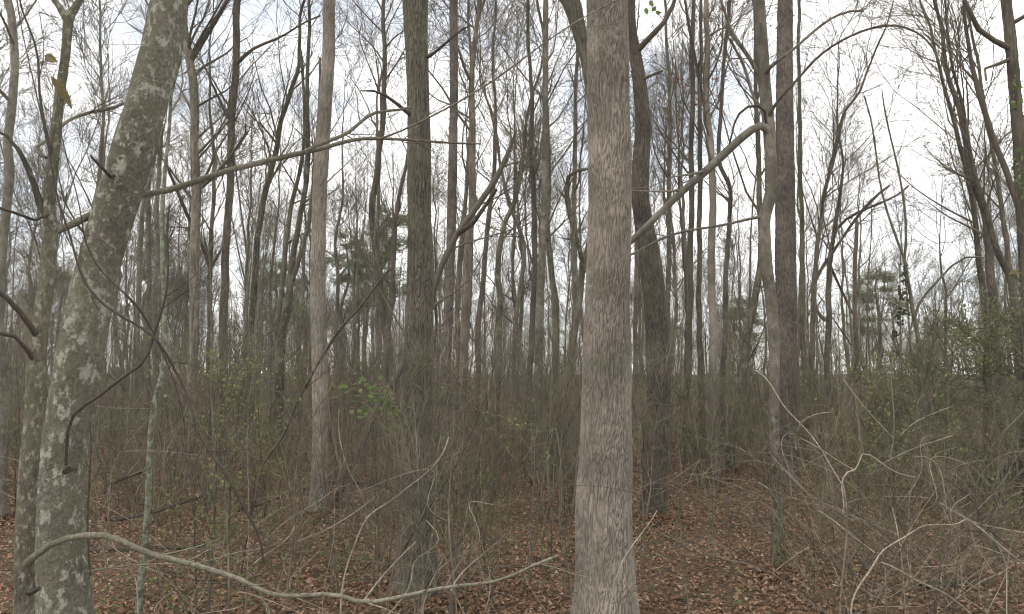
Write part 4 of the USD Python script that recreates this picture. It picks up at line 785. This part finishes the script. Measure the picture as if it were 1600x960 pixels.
BRZ = [(1285, 1350, 'at the left end of the right tangle'), (1330, 1420, 'amid the right tangle'), (1420, 1500, 'in the right half of the right tangle'), (1500, 1600, 'at the right end of the right tangle'), (150, 330, 'on the floor right of the lichen tree'), (330, 620, 'on the floor before the pale tan trunk'), (620, 880, 'on the floor before the big pale trunk')]
for q_ in range(168):
    zone = BRZ[int(rng.choice(7, p=[.19, .21, .19, .15, .08, .10, .08]))]
    x0, d0 = rng.uniform(zone[0], zone[1]), rng.uniform(4.7, 7.0)
    g0_ = np.array([(x0 - 800) / FPX * d0, d0, 0.0]); g0_[2] = gz(g0_[0], g0_[1]) - 0.02
    az_, span, hgt = rng.uniform(0, 2 * np.pi), rng.uniform(0.6, 2.3), rng.uniform(0.3, 1.2)
    tt = np.linspace(0, 1, 7)
    P_ = np.stack([g0_[0] + np.cos(az_) * span * tt + rng.normal(0, 0.03, 7), g0_[1] + 0.6 * np.sin(az_) * span * tt + rng.normal(0, 0.03, 7), g0_[2] + hgt * np.sin(np.pi * rng.uniform(0.35, 0.75) * tt) + 0 * tt], 1)
    P_[1:] += rng.normal(0, 0.03, (6, 3))
    P_[0] = g0_
    w_ = rng.uniform(0.002, 0.0045)
    C_, R_ = spline(P_, w_ * (1 - 0.6 * tt), 0.05, 0.02, rng)
    tone = int(rng.choice(3, p=[.55, .2, .25]))
    mat, word = ((GC, 'grey'), (PC, 'pale'), (DC, 'dark'))[tone]
    size = ('long ' if span > 1.5 else 'short ') + ('high ' if hgt > 0.75 else 'low ')
    T = thing('bramble', f'{size}{word} arching bramble cane {zone[2]}', 'bramble', C_[0], group=f'{size}{word} bramble canes {zone[2]}')
    m_ = tubes(C_[None], R_[None], 6, cap=True)
    put('stem', (m_[0] - C_[0], m_[1], m_[2]), mat, T)
    B, Rb = kids(C_[None], R_[None], rng, 12, 0.2, 1.0, 0.4, 1.2, 0.12, 0.5, 5, 0.03, 0.2, 0.5, 0.0015, 0.0009, 0.3)
    B2, Rb2 = kids(B, Rb, rng, 16, 0.15, 1.0, 0.4, 1.1, 0.06, 0.22, 4, 0.02, 0.2, 0.6, 0.0012, 0.0008, 0.3)
    m_ = join([tubes(B, Rb, 3), tubes(B2, Rb2, 3)])
    put('twigs', (m_[0] - C_[0], m_[1], m_[2]), 'brush_bark', T)

# ------------------------------------------------------------------ honeysuckle spray, evergreen bush
rg = np.random.default_rng(31)
hs = thing('honeysuckle', 'bright green leafy spray hanging left of the mossy trunk', 'plant', at(580, 625, 7.0))
ho = at(580, 625, 7.0)
for line in ([(640, 700), (632, 670), (612, 640), (585, 622), (560, 612), (520, 606)], [(618, 650), (600, 618), (580, 604), (566, 600)], [(640, 640), (610, 630), (575, 636), (560, 640)], [(585, 622), (600, 632), (625, 655), (640, 682)]):
    P_ = np.array([at(x, y, 7.0 + rg.normal(0, 0.06)) for x, y in line])
    C_, R_ = spline(P_, np.linspace(0.004, 0.0015, len(P_)), 0.03, 0.01, rg)
    m_ = tubes(C_[None], R_[None], 5)
    put('stem', (m_[0] - ho, m_[1], m_[2]), DC, hs)
    for k in range(26):
        c_ = C_[rg.integers(len(C_) // 5, len(C_))] + rg.normal(0, [0.045, 0.06, 0.035]) - ho
        v_, f_, _ = leaves(c_[None], np.array([[rg.normal(0, 0.5), -0.5 + rg.normal(0, 0.4), 0.9]]), np.array([rg.uniform(0.035, 0.062)]), rg, 0.25, 0.5)
        put('leaf', (v_, f_, None), 'spring_leaf', hs)


def conifer(rng, Hh, nb, r0, bot, foliage_n, size, up=0.05, cone=True, flat=0.5, stemr=0.05, needle=False):
    P_ = np.stack([np.zeros(8), np.zeros(8), np.linspace(-0.1, Hh, 8)], 1); P_[1:, :2] += rng.normal(0, 0.03 * Hh / 4, (7, 2)); R_ = np.linspace(stemr, stemr * 0.12, 8)
    C_, r_ = spline(P_, R_, Hh / 30)
    B, Rb = kids(C_[None], r_[None], rng, nb, bot, 0.99, 1.15, 1.6, r0 * 0.7, r0 * 1.1, 6, up, 0.1, 0.35, 0.006, 0.003, 0.85 if cone else 0.35)
    B2, Rb2 = kids(B, Rb, rng, nb * (30 if needle else 9), 0.25, 1.0, 0.5, 1.1, r0 * 0.12, r0 * 0.32, 4, up, 0.15, 0.5, 0.003, 0.002, 0.2)
    k = rng.integers(0, len(B2), foliage_n)
    u = rng.uniform(0, 1, (foliage_n, 1)); j_ = rng.integers(0, B2.shape[1] - 1, foliage_n)
    c_ = B2[k, j_] * (1 - u) + B2[k, j_ + 1] * u
    if needle:
        dr = unit(unit(B2[k, -1] - B2[k, 0]) * 0.7 + rng.normal(0, 0.6, (foliage_n, 3)))
        a = unit(np.cross(dr, rng.normal(size=dr.shape)))
        L = rng.uniform(0.7, 1.2, (foliage_n, 1)) * size
        v = np.stack([c_ - a * 0.06 * L, c_ + a * 0.06 * L, c_ + dr * L + a * 0.03 * L, c_ + dr * L - a * 0.03 * L], 1).reshape(-1, 3)
        q_ = np.arange(foliage_n)[:, None] * 4
        fo = (v, np.vstack([q_ + [0, 1, 2], q_ + [0, 2, 3]]), None)
    else:
        c_ = c_ + rng.normal(0, size * 0.6, c_.shape)
        fo = leaves(c_, rng.normal(size=c_.shape) + [0, 0, flat], rng.uniform(0.6, 1.3, foliage_n) * size, rng, 0.3, 0.3)
    return tubes(C_[None], r_[None], 10, cap=True), join([tubes(B, Rb, 4), tubes(B2, Rb2, 3)]), fo


for x_, y_, d_, Hh, r0, lab, nf in ((1545, 720, 9.6, 2.15, 1.25, 'dense dark evergreen bush at the right edge behind the tangle', 9000), (1625, 720, 9.2, 2.3, 1.2, 'dark evergreen bush cut off by the right edge of the picture', 7000),
                                 (1470, 720, 12.5, 1.7, 1.1, 'smaller olive evergreen bush left of the dense dark one', 4500), (1400, 730, 13.5, 1.1, 0.9, 'low thin green bush behind the sapling hung with ivy', 2200)):
    g = at(x_, y_, d_); g[2] = gz(g[0], g[1])
    T = thing('evergreen_bush', lab, 'bush', g)
    a1, a2, a3 = conifer(rg, Hh, 60, r0, 0.08, int(nf * 0.6), 0.030, 0.12, False, 0.2, 0.035)
    put('trunk', a1, 'brown_bark', T); put('branches', a2, 'twig_bark', T); put('foliage', a3, 'cedar_leaf', T, flat=True)

# ------------------------------------------------------------------ pines behind
protos = []
for k in range(2):
    r_ = np.random.default_rng(400 + k)
    protos.append(conifer(r_, 13.0, 28, 3.4, 0.50, 15000, 0.17, 0.05, True, 0.4, 0.16, needle=True))
PINES = [(540, 372, 36, 0, 'green pine with flat topped crown between the pale tan and mossy trunks'), (612, 325, 29, 1, 'green pine crown showing left of the mossy trunk'), (430, 410, 44, 0, 'green pine behind the clump of dark stems'),
         (478, 430, 50, 1, 'hazy far pine just left of the straight pale tan trunk'), (1372, 425, 34, 1, 'yellow green pine left of the sapling hung with ivy'), (1482, 500, 40, 0, 'low green pine crown left of the leaning grove'),
         (95, 420, 40, 1, 'green pine crown behind the thin mossy tree'), (232, 370, 46, 0, 'green pine seen right of the lichen tree'), (1160, 470, 52, 0, 'far pine seen left of the bent smooth stem'),
         (1450, 520, 46, 1, 'far low pine crown behind the leaning grove gap'), (575, 400, 55, 1, 'farthest pine between pale tan and mossy trunks')]
first = {}
for x_, y_, d_, k, lab in PINES:
    t_ = at(x_, y_, d_)
    loc = (t_[0], t_[1], float(gz(t_[0], t_[1])))
    sc = (t_[2] - loc[2]) / 13.0
    s3 = (min(1.25, 0.75 + sc * 0.5),) * 2 + (sc,)
    if k not in first:
        T = first[k] = thing('pine_tree', lab, 'pine tree', loc, 37 * d_ % 360, s3)
        put('trunk', protos[k][0], 'pine_bark', T); put('branches', protos[k][1], 'twig_bark', T); put('foliage', protos[k][2], 'pine_needle', T, flat=True)
    else:
        copy(first[k], 'pine_tree', lab, 'pine tree', loc, 37 * d_ % 360, s3, None)

# ------------------------------------------------------------------ the wood behind: bare trees of a few kinds, each a thing of its own
def bare(rng, Hh, r0, n, t0, L, up, fork=False, bend=0.3, a=(0.4, 0.95), twig=0.005):
    m = 7
    P_ = np.zeros((m, 3)); P_[:, 2] = np.linspace(-0.15, Hh, m); P_[1:, :2] = np.cumsum(rng.normal(0, bend * 0.33, (m - 1, 2)), 0)
    C_, r_ = spline(P_, r0 * (1 - 0.92 * np.linspace(0, 1, m) ** 1.1), 0.4, 0.12, rng)
    ms = [tubes(C_[None], r_[None], 8, cap=True, disp=ridged(0.006, 20, 4, 9, 0.5, 0.0, 0.12))]
    CL, RL = [C_], [r_]
    m_, B = crown(C_, r_, rng, n[0], n[1], n[2], t0, L, up, a, n4=0, twig=twig)
    if fork:
        B1, R1 = kids(C_[None], r_[None], rng, 2, 0.35, 0.55, 0.2, 0.4, Hh * 0.55, Hh * 0.7, len(C_), 0.05, 0.05, 0.75, 0.02, 0.01, 0.2)
        ms.append(tubes(B1, R1, 7))
        for b, r1 in zip(B1, R1):
            mm, _ = crown(b, r1, rng, n[0] // 2, n[1] // 2, n[2] // 2, 0.3, L, up, a, twig=twig)
            m_ = join([m_, mm])
    return join(ms), m_, B


KINDS = []
r_ = np.random.default_rng(900)
for k, (Hh, r0, n, t0, L, up, fork, mat, desc) in enumerate((
        (10.5, 0.07, (22, 150, 620), 0.32, (1.0, 3.0), 0.10, False, 'far_bark', 'slim straight bare tree'), (9.5, 0.06, (24, 160, 700), 0.25, (0.9, 2.6), 0.12, False, 'far_bark', 'slim branchy bare tree'),
        (12, 0.095, (22, 150, 620), 0.38, (1.4, 3.8), 0.08, False, 'brown_bark', 'taller brown bare tree'), (10, 0.075, (22, 140, 560), 0.35, (1.0, 2.8), 0.10, True, 'far_bark', 'bare tree with a forked trunk'),
        (11.5, 0.085, (20, 140, 600), 0.4, (1.3, 3.4), 0.06, False, 'olive_bark', 'mossy olive bare tree'), (7.5, 0.04, (22, 150, 640), 0.2, (0.8, 2.2), 0.12, False, 'far_bark', 'young thin bare tree'),
        (8.5, 0.05, (24, 160, 650), 0.25, (1.0, 2.4), 0.10, True, 'smooth_grey_bark', 'pale grey forked young tree'), (13.5, 0.10, (18, 130, 560), 0.5, (1.4, 3.4), 0.09, False, 'pine_bark', 'straight reddish bare tree'))):
    KINDS.append((desc, mat, bare(r_, Hh, r0, n, t0, L, up, fork)))
GAPS = [(-300, 20, 'at the left edge'), (20, 110, 'between the two trunks at the left edge'), (110, 302, 'right of the lichen tree'), (302, 400, 'right of the forked brown trunk'), (400, 500, 'left of the straight pale tan trunk'),
        (500, 655, 'between the pale tan and the mossy trunks'), (655, 740, 'just right of the mossy trunk'), (740, 842, 'midway from mossy to big pale trunk'), (842, 949, 'just left of the big pale trunk'), (949, 1040, 'behind the leaning dark trunk'), (1040, 1112, 'right of the leaning dark trunk'),
        (1112, 1205, 'left of the bent smooth stem'), (1205, 1330, 'right of the reddish pine'), (1330, 1440, 'around the sapling hung with ivy'), (1440, 1550, 'behind the evergreen bushes'), (1550, 1900, 'at the right edge')]


def gap(x, y):
    px = 800 + FPX * x / y
    for a, b, t in GAPS:
        if a <= px < b:
            return t
    return 'beyond the frame'


rng = np.random.default_rng(2024)
firstk = {}
spots, tries = [((p_ - 800) / FPX * d_, d_) for p_, d_ in ((-40, 15), (45, 19), (120, 16), (165, 22), (215, 27), (70, 26), (20, 31))], 0
while len(spots) < 145 and tries < 6000:
    tries += 1
    y_ = math.sqrt(rng.uniform(15.0 ** 2, 58.0 ** 2)); x_ = rng.uniform(-0.70, 0.70) * y_
    px = 800 + FPX * x_ / y_
    if all((x_ - a) ** 2 + (y_ - b) ** 2 > 1.1 ** 2 for a, b in spots):
        # the right hand side is more open
        if px > 1240 and px < 1500 and rng.uniform() < 0.5:
            continue
        if y_ < 24 and rng.uniform() < 0.65:
            continue
        spots.append((x_, y_))
for x_, y_ in spots:
    k = int(rng.choice(8, p=[.2, .17, .1, .12, .12, .13, .1, .06]))
    desc, mat, (mt, mc, B) = KINDS[k]
    where = gap(x_, y_)
    dist = 'nearer' if y_ < 30 else 'far off'
    lab = f'{dist} {desc} {where}'
    loc = (x_, y_, float(gz(x_, y_)))
    rz, sc = rng.uniform(0, 360), rng.uniform(0.8, 1.2)
    s3 = (sc, sc, sc * rng.uniform(0.85, 1.1))
    grp = f'{desc} {where}, {dist}'
    if k not in firstk:
        T = firstk[k] = thing('bare_tree', lab, 'tree', loc, rz, s3, grp)
        put('trunk', mt, mat, T); put('crown', mc, 'twig_bark', T)
    else:
        copy(firstk[k], 'bare_tree', lab, 'tree', loc, rz, s3, grp)


# ------------------------------------------------------------------ undergrowth: saplings and brush
def sapling(rng, Hh, stems, r0, nb, nt, spread, lean=0.2, leaf=0):
    CL, RL = [], []
    for s_ in range(stems):
        m = 6
        P_ = np.zeros((m, 3)); P_[:, 2] = np.linspace(-0.05, Hh * rng.uniform(0.6, 1.0), m)
        dirn = rng.normal(0, spread, 2)
        P_[:, :2] = rng.normal(0, 0.06, 2) * (stems > 1) + dirn * (np.linspace(0, 1, m)[:, None] ** 1.5) * Hh + np.cumsum(rng.normal(0, lean * 0.05 * Hh, (m, 2)), 0)
        C_, r_ = spline(P_, r0 * rng.uniform(0.6, 1.1) * (1 - 0.85 * np.linspace(0, 1, m)), Hh / 11)
        CL.append(C_[:11]); RL.append(r_[:11])
    m = min(map(len, CL))
    P_, R_ = np.stack([c[:m] for c in CL]), np.stack([r[:m] for r in RL])
    B, Rb = kids(P_, R_, rng, nb, 0.15, 0.98, 0.4, 1.1, 0.2 * Hh, 0.42 * Hh, 5, 0.08, 0.17, 0.55, 0.0036, 0.0020, 0.5)
    B2, Rb2 = kids(B, Rb, rng, nt, 0.1, 1.0, 0.4, 1.1, 0.07 * Hh, 0.2 * Hh, 4, 0.05, 0.2, 0.7, 0.0026, 0.0015, 0.3)
    lf = None
    if leaf:
        k = rng.integers(0, len(B2), leaf)
        p = B2[k, rng.integers(1, 4, leaf)] + rng.normal(0, 0.02, (leaf, 3))
        lf = leaves(p, rng.normal(size=p.shape) + [0, 0, 0.6], rng.uniform(0.014, 0.032, leaf), rng, 0.2, 0.5)
    return tubes(P_, R_, 5), join([tubes(B, Rb, 3), tubes(B2, Rb2, 3)]), lf


r_ = np.random.default_rng(555)
SAP = [('slender bare sapling', sapling(r_, 3.6, 1, 0.021, 16, 40, 0.03)), ('leaning bare sapling', sapling(r_, 3.0, 1, 0.017, 16, 40, 0.18)), ('branchy bare sapling', sapling(r_, 2.6, 2, 0.014, 22, 60, 0.10)),
       ('bare shrub of many stems', sapling(r_, 1.9, 6, 0.008, 26, 70, 0.16)), ('low bare shrub', sapling(r_, 1.3, 7, 0.006, 30, 80, 0.22)), ('sapling with new leaves', sapling(r_, 2.8, 2, 0.013, 20, 60, 0.10, leaf=420)),
       ('tall thin bare sapling', sapling(r_, 5.2, 1, 0.033, 20, 60, 0.03)), ('low fresh green shrub', sapling(r_, 1.1, 6, 0.005, 26, 80, 0.25, leaf=420))]
STEM = ['brown_bark', 'olive_bark', 'smooth_grey_bark', 'brush_bark', 'grey_cane_bark', 'olive_bark', 'smooth_grey_bark', 'brush_bark']
TWIG = ['brush_bark', 'twig_bark', 'brush_bark', 'brush_bark', 'twig_bark', 'brush_bark', 'twig_bark', 'brush_bark']
rng = np.random.default_rng(4242)
firsts = {}


def saplocs(n, y0, y1, near):
    out = []
    while len(out) < n:
        y_ = math.sqrt(rng.uniform(y0 ** 2, y1 ** 2)); x_ = rng.uniform(-0.72, 0.72) * y_
        px = 800 + FPX * x_ / y_
        if near and y_ < 10.5 and px > 960 and px < 1250:
            continue
        if near and y_ < 8.2 and not (px < 60 or (430 < px < 900 and rng.uniform() < 0.5) or px > 1420):
            continue
        out.append((x_, y_))
    return out


for x_, y_ in saplocs(250, 7.2, 15, True) + [((p_ - 800) / FPX * d_, d_) for p_, d_ in ((612, 5.3), (663, 5.2), (700, 5.3), (595, 5.6), (735, 5.5), (640, 5.2), (670, 5.4), (700, 5.6), (725, 6.2), (590, 6.3), (560, 7.0), (760, 6.8), (615, 6.9), (690, 6.6), (1330, 6.6), (1400, 6.9), (1460, 6.2), (1530, 6.6), (1570, 5.6), (1500, 7.3), (185, 6.2), (225, 7.6), (290, 6.8), (330, 5.6), (375, 6.4), (415, 7.2), (455, 5.8), (480, 6.7), (540, 6.1), (770, 5.7), (790, 7.4), (820, 6.3), (850, 7.0), (880, 6.0), (1000, 7.4), (1060, 7.8), (1110, 7.1), (1170, 7.7), (1260, 6.9), (1290, 7.6))]:
    k = int(rng.choice(8, p=[.22, .16, .17, .09, .08, .08, .14, .06]))
    if y_ < 9 and k in (6, 7):
        k = 1
    if y_ < 8 and k in (3, 4) and rng.uniform() < 0.7:
        k = 2
    desc, (mt, mc, lf) = SAP[k]
    where = gap(x_, y_)
    dist = 'close by' if y_ < 11 else 'farther back'
    loc = (x_, y_, float(gz(x_, y_)))
    rz, sc = rng.uniform(0, 360), rng.uniform(0.5, 1.05)
    if y_ < 7.15:
        sc = rng.uniform(0.55, 0.9)
    size = 'bigger' if sc > 0.86 else 'smaller' if sc < 0.68 else 'medium'
    lab, grp = f'{size} {desc} {dist} {where}', f'{size} {desc}, {dist} {where}'
    nm = 'shrub' if 'shrub' in desc else 'sapling'
    if k not in firsts:
        T = firsts[k] = thing(nm, lab, nm, loc, rz, sc, grp)
        put('stem', mt, STEM[k], T); put('twigs', mc, TWIG[k], T)
        if lf is not None:
            put('foliage', lf, 'bud_leaf' if k == 5 else 'spring_leaf', T, flat=True)
    else:
        copy(firsts[k], nm, lab, nm, loc, rz, sc, grp)


def instancer(name, label, cat, protos, places, kind='stuff'):
    path = numbered('/World', name)
    pi = UsdGeom.PointInstancer.Define(stage, path)
    tag(path, label, cat, kind=kind)
    paths = []
    for k, parts in enumerate(protos):
        pp_ = f'{path}/kind_of_plant_{k:03d}'
        UsdGeom.Xform.Define(stage, pp_)
        for nm, m, mat, fl in parts:
            put(nm, m, mat, pp_, flat=fl)
        paths.append(Sdf.Path(pp_))
    pi.CreatePrototypesRel().SetTargets(paths)
    idx, pos, ori, scl = [], [], [], []
    for k, p, rz, s3 in places:
        idx.append(k); pos.append(Gf.Vec3f(*map(float, p))); h = math.radians(rz) / 2
        ori.append(Gf.Quath(math.cos(h), 0, 0, math.sin(h))); scl.append(Gf.Vec3f(*map(float, s3)))
    pi.CreateProtoIndicesAttr(Vt.IntArray(idx)); pi.CreatePositionsAttr(Vt.Vec3fArray(pos)); pi.CreateOrientationsAttr(Vt.QuathArray(ori)); pi.CreateScalesAttr(Vt.Vec3fArray(scl))


pl = []
for x_, y_ in saplocs(310, 8.4, 15, True) + saplocs(1150, 13, 52, False):
    if y_ > 24 and 800 + FPX * x_ / y_ > 1240 and rng.uniform() < 0.4:
        continue
    s_ = rng.uniform(0.5, 1.0) if rng.uniform() < 0.5 or y_ < 15 else rng.uniform(0.9, 1.75)
    if y_ < 15:
        s_ *= 0.8
    pl.append((int(rng.choice(8, p=[.20, .12, .16, .05, .06, .18, .18, .05])) if not (800 + FPX * x_ / y_ > 1290 and rng.uniform() < 0.2) else 5, (x_, y_, float(gz(x_, y_))), rng.uniform(0, 360), (s_, s_, s_)))
instancer('undergrowth', 'dense brown brush of bare stems filling the wood behind', 'undergrowth', [[('stem', a, STEM[k_], False), ('twigs', b, TWIG[k_], False)] + ([('foliage', c, 'bud_leaf', True)] if c is not None else []) for k_, (_, (a, b, c)) in enumerate(SAP)], pl)
pl = []
for _ in range(300):
    y_ = math.sqrt(rng.uniform(50.0 ** 2, 115.0 ** 2)); x_ = rng.uniform(-0.72, 0.72) * y_
    s_ = rng.uniform(1.3, 2.4)
    pl.append((int(rng.choice([0, 2, 6, 5], p=[.35, .25, .35, .05])), (x_, y_, 0.0), rng.uniform(0, 360), (s_, s_, s_)))
instancer('distant_undergrowth', 'far off young growth closing the view at eye level', 'undergrowth', [[('stem', a, STEM[k_], False), ('twigs', b, TWIG[k_], False)] for k_, (_, (a, b, c)) in enumerate(SAP)], pl)
pl = []
for _ in range(440):
    y_ = math.sqrt(rng.uniform(55.0 ** 2, 140.0 ** 2)); x_ = rng.uniform(-0.72, 0.72) * y_
    s_ = rng.uniform(0.75, 1.1)
    if 800 + FPX * x_ / y_ > 1180 and rng.uniform() < 0.4:
        continue
    pl.append((int(rng.integers(0, 8)), (x_, y_, 0.0), rng.uniform(0, 360), (s_, s_, s_)))
instancer('distant_wood', 'far off wood of bare trees closing the view', 'wood', [[('trunk', a, m, False), ('crown', b, 'twig_bark', False)] for _, m, (a, b, _) in KINDS], pl)

# green sprigs and seedlings on the floor
rng = np.random.default_rng(808)
ps = []
for cx_, cy_, sx_, n in ((-1.9, 7.5, 0.9, 110), (-2.6, 5.4, 0.5, 60), (-0.6, 7.5, 0.8, 30), (-2.2, 6.2, 0.7, 50), (3.6, 8.0, 1.0, 120), (2.4, 5.5, 1.0, 30), (5.6, 10.5, 1.0, 300), (7.4, 14.0, 1.7, 1700), (9.5, 13.0, 1.2, 500), (0.0, 6.0, 2.5, 60), (-1.2, 9.0, 1.5, 120)):
    for _ in range(n):
        x_, y_ = cx_ + rng.normal(0, sx_), cy_ + rng.normal(0, sx_ * 0.8)
        b_ = np.array([x_, y_, float(gz(x_, y_))])
        for q_ in range(rng.integers(3, 7)):
            ps.append(b_ + [rng.normal(0, 0.04), rng.normal(0, 0.04), rng.uniform(0.02, 0.22)])
ps = np.array(ps)
tag(put('ground_cover', leaves(ps, rng.normal(0, 0.5, ps.shape) + [0, 0, 1], rng.uniform(0.02, 0.045, len(ps)), rng, 0.2, 0.45, simple=True), 'spring_leaf', flat=True), 'small green sprigs growing through the fallen leaves', 'ground cover', kind='stuff')
# small dead twigs lying about
N = 2000
yy = np.sqrt(rng.uniform(4.0 ** 2, 12.0 ** 2, N)); xx = rng.uniform(-0.75, 0.75, N) * yy
az = rng.uniform(0, 2 * np.pi, N); L = rng.uniform(0.08, 0.5, N)
P0 = np.stack([xx, yy, gz(xx, yy) + 0.02], -1); D = np.stack([np.cos(az), np.sin(az), rng.normal(0, 0.10, N)], -1)
Pm = np.stack([P0 + D * (L * t)[:, None] + rng.normal(0, 0.012, (N, 3)) for t in (0, 0.33, 0.66, 1)], 1)
Pm[..., 2] = np.maximum(Pm[..., 2], gz(Pm[..., 0], Pm[..., 1]) + 0.006)
Rm = rng.uniform(0.0018, 0.005, N)[:, None] * np.array([[1, 0.9, 0.75, 0.5]])
tag(put('dead_twigs', tubes(Pm, Rm, 4), 'brush_bark'), 'small dead twigs strewn over the fallen leaves', 'twigs', kind='stuff')

# ------------------------------------------------------------------ the damp air
import trimesh
hz = trimesh.creation.box((360, 360, 22.5)); hz.apply_translation((0, 60, 9.25))
usdkit.material(stage, '/World/Looks/damp_air', {'v': ('principled_volume', {'color': (0.95, 0.95, 0.94), 'density': 0.0005, 'anisotropy': 0.2})}, [], volume='v.volume')
usdkit.mesh(stage, '/World/haze', hz, '/World/Looks/damp_air')
tag('/World/haze', 'thin pale haze between the trees', 'haze', kind='stuff')
